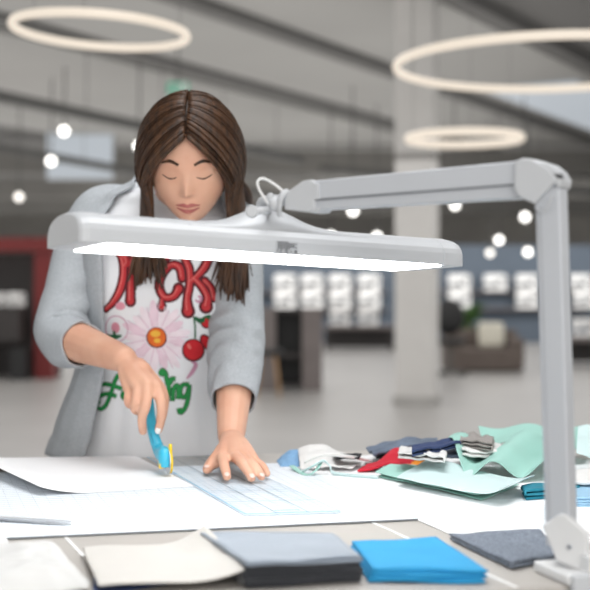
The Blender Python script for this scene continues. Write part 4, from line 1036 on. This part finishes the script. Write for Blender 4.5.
obj_split('print_script_outline', bo, inkc('dark_green_ink', (34, 98, 60)), shirt); obj_split('print_script', bf, inkc('green_ink', (40, 148, 74)), shirt)

# cardigan: open front shell plus sleeves
def card_off(z, al):
    o = 0.030 + fold(z, al, 1.0, 7.0)
    lo = max(0, min(1, (1.12 - z) / 0.24))
    if math.sin(al) < 0: o += 0.050 * lo * min(1, -math.sin(al) * 1.2)
    else: o -= 0.014 * lo
    if math.cos(al) > 0: o += 0.006 * math.exp(-((z - 1.19) / 0.08) ** 2)
    if z > 1.33: o = lerp(o, 0.020, min(1, (z - 1.33) / 0.08))
    return o
def edges(z):                                        # angles of the two front edges
    kx = [(0.79, -38, 48), (0.95, -34, 43), (1.15, -33, 40), (1.28, -33, 37), (1.36, -38, 44), (1.43, -64, 66)]
    for a, b in zip(kx, kx[1:]):
        if a[0] <= z <= b[0]:
            t = (z - a[0]) / (b[0] - a[0]); return R(lerp(a[1], b[1], t)), R(lerp(a[2], b[2], t))
    return R(kx[-1][1]), R(kx[-1][2])
bm = BM(); rows = []; NA = 84; NZ = 80
for j in range(NZ + 1):
    z = 0.872 + (1.428 - 0.872) * j / NZ; eL, eR = edges(z); row = []
    for k in range(NA + 1):
        al = eR + (2 * PI + eL - eR) * k / NA; a2 = (al + PI) % (2 * PI) - PI
        band = 0.003 if (k < 5 or k > NA - 5) else 0.0
        row.append(bm.verts.new(tp(z, al, card_off(z, a2) + band + (0.004 if j < 5 else 0))))
    rows.append(row)
for a, b in zip(rows, rows[1:]):
    for k in range(NA): bm.faces.new((a[k], b[k], b[k + 1], a[k + 1]))
cardi = obj('cardigan', bm, m_cardi, body, True, solid=0.004, soff=0.0)
cardi['label'] = 'heather grey open knit cardigan with sleeves pushed up'
def sleeve(pts, rad, sd, cuff):
    p = spline(pts, 14); r = resample(rad, 14); bm = BM(); N = len(p); seg = 40; rings = []; u = None; Ltot = 0; acc = [0]
    for i in range(1, N): acc.append(acc[-1] + (p[i] - p[i - 1]).length)
    for i in range(N):
        t = (p[min(i + 1, N - 1)] - p[max(i - 1, 0)]).normalized()
        if u is None: u = (Vector((0, 1, 0)) - t * t.y).normalized()
        else: u = (u - t * u.dot(t)).normalized()
        v = t.cross(u); ring = []
        f_ = acc[i] / acc[-1]; amp = 0.0014 + 0.0055 * math.exp(-((f_ - 0.70) / 0.2) ** 2)
        for k in range(seg):
            a = 2 * PI * k / seg
            w_ = math.sin(acc[i] * 105 + 2.4 * math.sin(a + sd) + 5 * nz((math.cos(a), math.sin(a), acc[i] * 5), 1, sd)) * amp * (0.5 + 0.5 * math.cos(a - sd))
            w_ += 0.003 * nz((math.cos(a) * 1.5, math.sin(a) * 1.5, acc[i] * 9), 1, sd + 2)
            rr = r[i] + w_; ring.append(bm.verts.new(p[i] + u * math.cos(a) * rr + v * math.sin(a) * rr))
        rings.append(ring)
    for a, b in zip(rings, rings[1:]):
        for k in range(seg): bm.faces.new((a[k], a[(k + 1) % seg], b[(k + 1) % seg], b[k]))
    bm.faces.new(rings[0][::-1])
    o = obj('sleeve', bm, m_cardi, cardi, True, solid=0.004, soff=-1); return o
sleeve([lerp(SH_R, Vector((-0.27, 2.70, 1.385)), 0.5), lerp(SH_R, Vector((-0.27, 2.70, 1.38)), 0.10), lerp(SH_R, EL_R, 0.33), lerp(SH_R, EL_R, 0.68), EL_R + Vector((0.006, 0, 0.012)), lerp(EL_R, WR_R, 0.16) + Vector((0, 0, -0.004)), lerp(EL_R, WR_R, 0.38)], [.045, .051, .053, .051, .054, .053, .044], 1.0, 0)
sleeve([lerp(SH_L, Vector((-0.24, 2.70, 1.385)), 0.5), lerp(SH_L, Vector((-0.24, 2.70, 1.38)), 0.10), lerp(SH_L, EL_L, 0.33), lerp(SH_L, EL_L, 0.68), EL_L + Vector((0.002, 0, 0.01)), lerp(EL_L, WR_L, 0.3), lerp(EL_L, WR_L, 0.62)], [.045, .051, .054, .053, .054, .052, .043], 4.0, 0)

# face marks: brows, lowered lashes, lips
def on_face(x, z, lift=0.0006):
    o = hp(x, -0.22, z); d_ = HR @ Vector((0, 1, 0)); h = BODY_BVH.ray_cast(o, d_, 0.4)
    return h[0] - d_ * lift if h[0] else None
def fstrip(pts, wd, m, name, lift=0.0008):
    bm = BM(); p = spline([Vector((x, 0, z)) for x, z in pts], 6); wl = resample(wd, 6); prev = None
    for i, q in enumerate(p):
        t = (p[min(i + 1, len(p) - 1)] - p[max(i - 1, 0)]).normalized(); n_ = Vector((-t.z, 0, t.x)) * wl[i] / 2
        row = [on_face(q.x + n_.x * f_, q.z + n_.z * f_, lift) for f_ in (-1, 0, 1)]
        if any(r is None for r in row): prev = None; continue
        row = [bm.verts.new(r) for r in row]
        if prev: bm.faces.new((prev[0], prev[1], row[1], row[0])); bm.faces.new((prev[1], prev[2], row[2], row[1]))
        prev = row
    return obj(name, bm, m, body, True)
for s in (-1, 1):
    fstrip([(s * 0.014, 0.023), (s * 0.030, 0.029), (s * 0.048, 0.022)], [0.005, 0.006, 0.002], m_hair, 'eyebrow')
    fstrip([(s * 0.018, 0.000), (s * 0.031, -0.004), (s * 0.045, 0.001)], [0.0012, 0.0026, 0.0016], inkc('lash_brown', (52, 36, 30)), 'eyelashes')
fstrip([(-0.022, -0.055), (-0.008, -0.0525), (0, -0.054), (0.008, -0.0525), (0.022, -0.055)], [0.002, 0.008, 0.007, 0.008, 0.002], inkc('lip_rose', (184, 104, 98)), 'upper_lip')
fstrip([(-0.021, -0.0605), (0, -0.0655), (0.021, -0.0605)], [0.002, 0.010, 0.002], inkc('lip_rose', (184, 104, 98)), 'lower_lip')
# finger nails; glare on the right index nail is painted as white
def nail(tip, prev, toward, r, mm=None):
    ax = (tip - prev).normalized(); c = tip + ax * r * 0.1 + toward * r * 0.78
    sd_ = ax.cross(toward).normalized(); bm = BM()
    M = Matrix((sd_, ax, toward)).transposed()
    bmesh.ops.create_uvsphere(bm, u_segments=14, v_segments=8, radius=1, matrix=Matrix.Translation(c) @ M.to_4x4() @ Matrix.Diagonal((r * 0.66, r * 0.95, r * 0.28, 1)))
    o = obj('fingernail', bm, mm or mat('natural_nail', (240, 208, 196), 0.3), body, True)
nail(FI[3], FI[2], Vector((0, -1, 0.1)).normalized(), .0078, mat('nail_glare_white', (246, 243, 240), 0.25)); nail(FM[3], FM[2], Vector((-0.2, -0.9, 0.2)).normalized(), .0074)
for a, b, r in ((onr(227, 477, 0.008), onr(226, 472, 0.014), .0074), (onr(251.5, 478, 0.008), onr(248.5, 472, 0.016), .0074), (onr(261.5, 477, 0.008), onr(259, 472.5, 0.014), .0068), (onr(207, 469.5, 0.009), onr(211, 464, 0.014), .008)):
    ax = (a - b).normalized(); up_ = (Z - ax * ax.z).normalized(); nail(a, b, up_, r * 0.95)

# hair: cap plus many long locks
hair = empty('hair', HC); hair.parent = body; hair.matrix_parent_inverse = parent_world(body).inverted()
bm = BM(); bmesh.ops.create_uvsphere(bm, u_segments=160, v_segments=120, radius=1)
for v in bm.verts:
    x, y, z = v.co; v.co = hp(x * 0.0830, y * 0.102 + 0.004, z * 0.122)
dele = []
bm.verts.index_update()
inv = HR.transposed()
for f_ in bm.faces:
    q = inv @ (f_.calc_center_median() - HC)
    if q.z < -0.05 + 0.0 * q.y or (q.y < -0.005 and q.z < 0.078 - 0.085 * (abs(q.x) / 0.072) ** 3.5 and abs(q.x) < 0.081): dele.append(f_)
bmesh.ops.delete(bm, geom=dele, context='FACES')
obj('hair_cap', bm, m_hair, hair, True, solid=0.004)
def lock(side, phi, jit):
    # phi: 0 at the face, 180 at the nape; root on the parting
    a = R(phi); rx, ry, rz = 0.090 + 0.008 * jit, 0.108 + 0.006 * jit, 0.126 + 0.006 * jit
    yr = lerp(-0.82, 0.55, (max(0, phi - 56) / 124.0) ** 0.9)
    d0 = Vector((side * 0.02, yr, math.sqrt(max(0.05, 1 - yr * yr)))).normalized()
    d1 = Vector((side * math.sin(a), -math.cos(a), -0.18)).normalized()
    pts = []
    n = 9; om = d0.angle(d1)
    for i in range(n + 1):
        t = i / n; q = (d0 * math.sin((1 - t) * om) + d1 * math.sin(t * om)) / math.sin(om)
        bul = 1 + 0.03 * math.sin(t * PI)
        pts.append(hp(q.x * rx * bul, q.y * ry * bul + 0.002, q.z * rz))
    p = pts[-1]; front = phi < 118
    if front:
        end_z = (1.172 if side > 0 else 1.200) + 0.035 * abs(jit) + 0.02 * random.random()
        ex = (HC.x + side * lerp(0.040, 0.098, (phi - 56) / 62.0)) + (0.004 if side > 0 else -0.020) + 0.006 * jit
        mx = HC.x + side * lerp(0.070, 0.098, (phi - 56) / 62.0)
        y1 = lerp(2.510, 2.585, (phi - 56) / 62.0); y2 = 2.580 + 0.012 * random.random()
        tgt = [Vector((lerp(p.x, mx, 0.7), lerp(p.y, y1, 0.5), lerp(p.z, 1.34, 0.5))), Vector((mx, y1, 1.335)), Vector((lerp(mx, ex, 0.6), y2, lerp(1.335, end_z, 0.55))), Vector((ex + 0.006 * math.sin(jit * 9), y2 + 0.006, end_z))]
    else:
        f_ = (phi - 118) / 62.0
        x2 = HC.x + side * lerp(0.105, 0.03, f_) - 0.02 * f_
        tgt = [Vector((lerp(p.x, x2, 0.5), lerp(p.y, 2.62 + 0.06 * f_, 0.7), lerp(p.z, 1.40, 0.6))), Vector((x2, 2.66 + 0.12 * f_, 1.395 + 0.02 * f_)), Vector((x2, 2.80 + 0.055 * f_, 1.34)), Vector((x2, 2.865 + 0.02 * f_, 1.18))]
    sp = spline(pts, 2)[:-1] + spline([pts[-1]] + tgt, 7)
    return sp
random.seed(11)
for side in (-1, 1):
    bm = BM()
    for k in range(150):
        phi = 56 + 124 * (k + random.random()) / 150.0; jit = random.uniform(-1, 1)
        if k < 50: phi = random.uniform(56, 112)
        sp = lock(side, phi, jit); N = len(sp); r = 0.0052 + 0.0016 * random.random()
        rad = [r * (0.55 if i == 0 else 1.0) * (1 - 0.80 * max(0, (i / (N - 1) - 0.75) / 0.25) ** 1.5) for i in range(N)]
        tube(bm, sp, rad, 6, True, 0.75)
    for k in range(60):                                # fine flyaway strands
        sp = lock(side, random.uniform(50, 150), random.uniform(0.6, 1.7)); tube(bm, sp, [0.0011] * len(sp), 4, True)
    obj('hair_locks', bm, m_hair, hair, True)

# ------------------------------------------------------------------ rotary cutter
m_turq = mat('turquoise_plastic', (64, 186, 218), 0.35, 0.03, 10)
m_yel = mat('yellow_plastic', (246, 208, 50), 0.35, 0.03, 10)
bc = T(168, 474.5, 0.0072) ; ax = Vector((rd.y, -rd.x, 0)).normalized()   # the blade stands along the ruler's edge; ax points to the picture's right
bc = bc + Z * 0.0215
cut = empty('rotary_cutter', bc - Z * 0.0215, 'turquoise and yellow rotary cutter held upright in the right hand', 'rotary cutter')
bm = BM(); disc_cyl(bm, bc - ax * 0.0004, bc + ax * 0.0004, 0.0215, 40); obj('blade', bm, m_steel, cut)
bm = BM(); disc_cyl(bm, bc + ax * 0.0012, bc + ax * 0.0050, 0.0195, 32); tube(bm, [bc + ax * 0.0032 + Z * 0.008, bc + ax * 0.005 + Z * 0.03 + rd * 0.004], [0.011, 0.007], 10, True, 0.4, ax); obj('blade_guard', bm, m_yel, cut, True)
h = [bc - Z * 0.006, bc + Z * 0.012 + rd * 0.004, P(160, 452, 2.392), P(154, 436, 2.404), P(150.5, 418, 2.418), P(148, 398, 2.432), P(147, 386, 2.440)]
h[0] = h[0] - ax * 0.006; h[1] = h[1] - ax * 0.006
bm = BM(); sp = spline(h, 6); tube(bm, sp, resample([.0125, .0145, .0135, .0115, .0110, .0115, .0085], 6), 16, True, 0.80, ax); obj('handle', bm, m_turq, cut, True)
bm = BM(); sp2 = [p - Vector((0.0015, 0.0075, 0)) for p in spline(h[1:5], 6)]; tube(bm, sp2[2:14], [0.0035] * 12, 8, True, 0.7); obj('grip_inlay', bm, mat('deep_turquoise_plastic', (38, 140, 180), 0.4), cut, True)
nc = bc - ax * 0.012 - Z * 0.002; bm = BM(); disc_cyl(bm, nc - ax * 0.004, nc + ax * 0.006, 0.0088, 20); obj('blade_nut', bm, m_yel, cut, False, 0.0015)
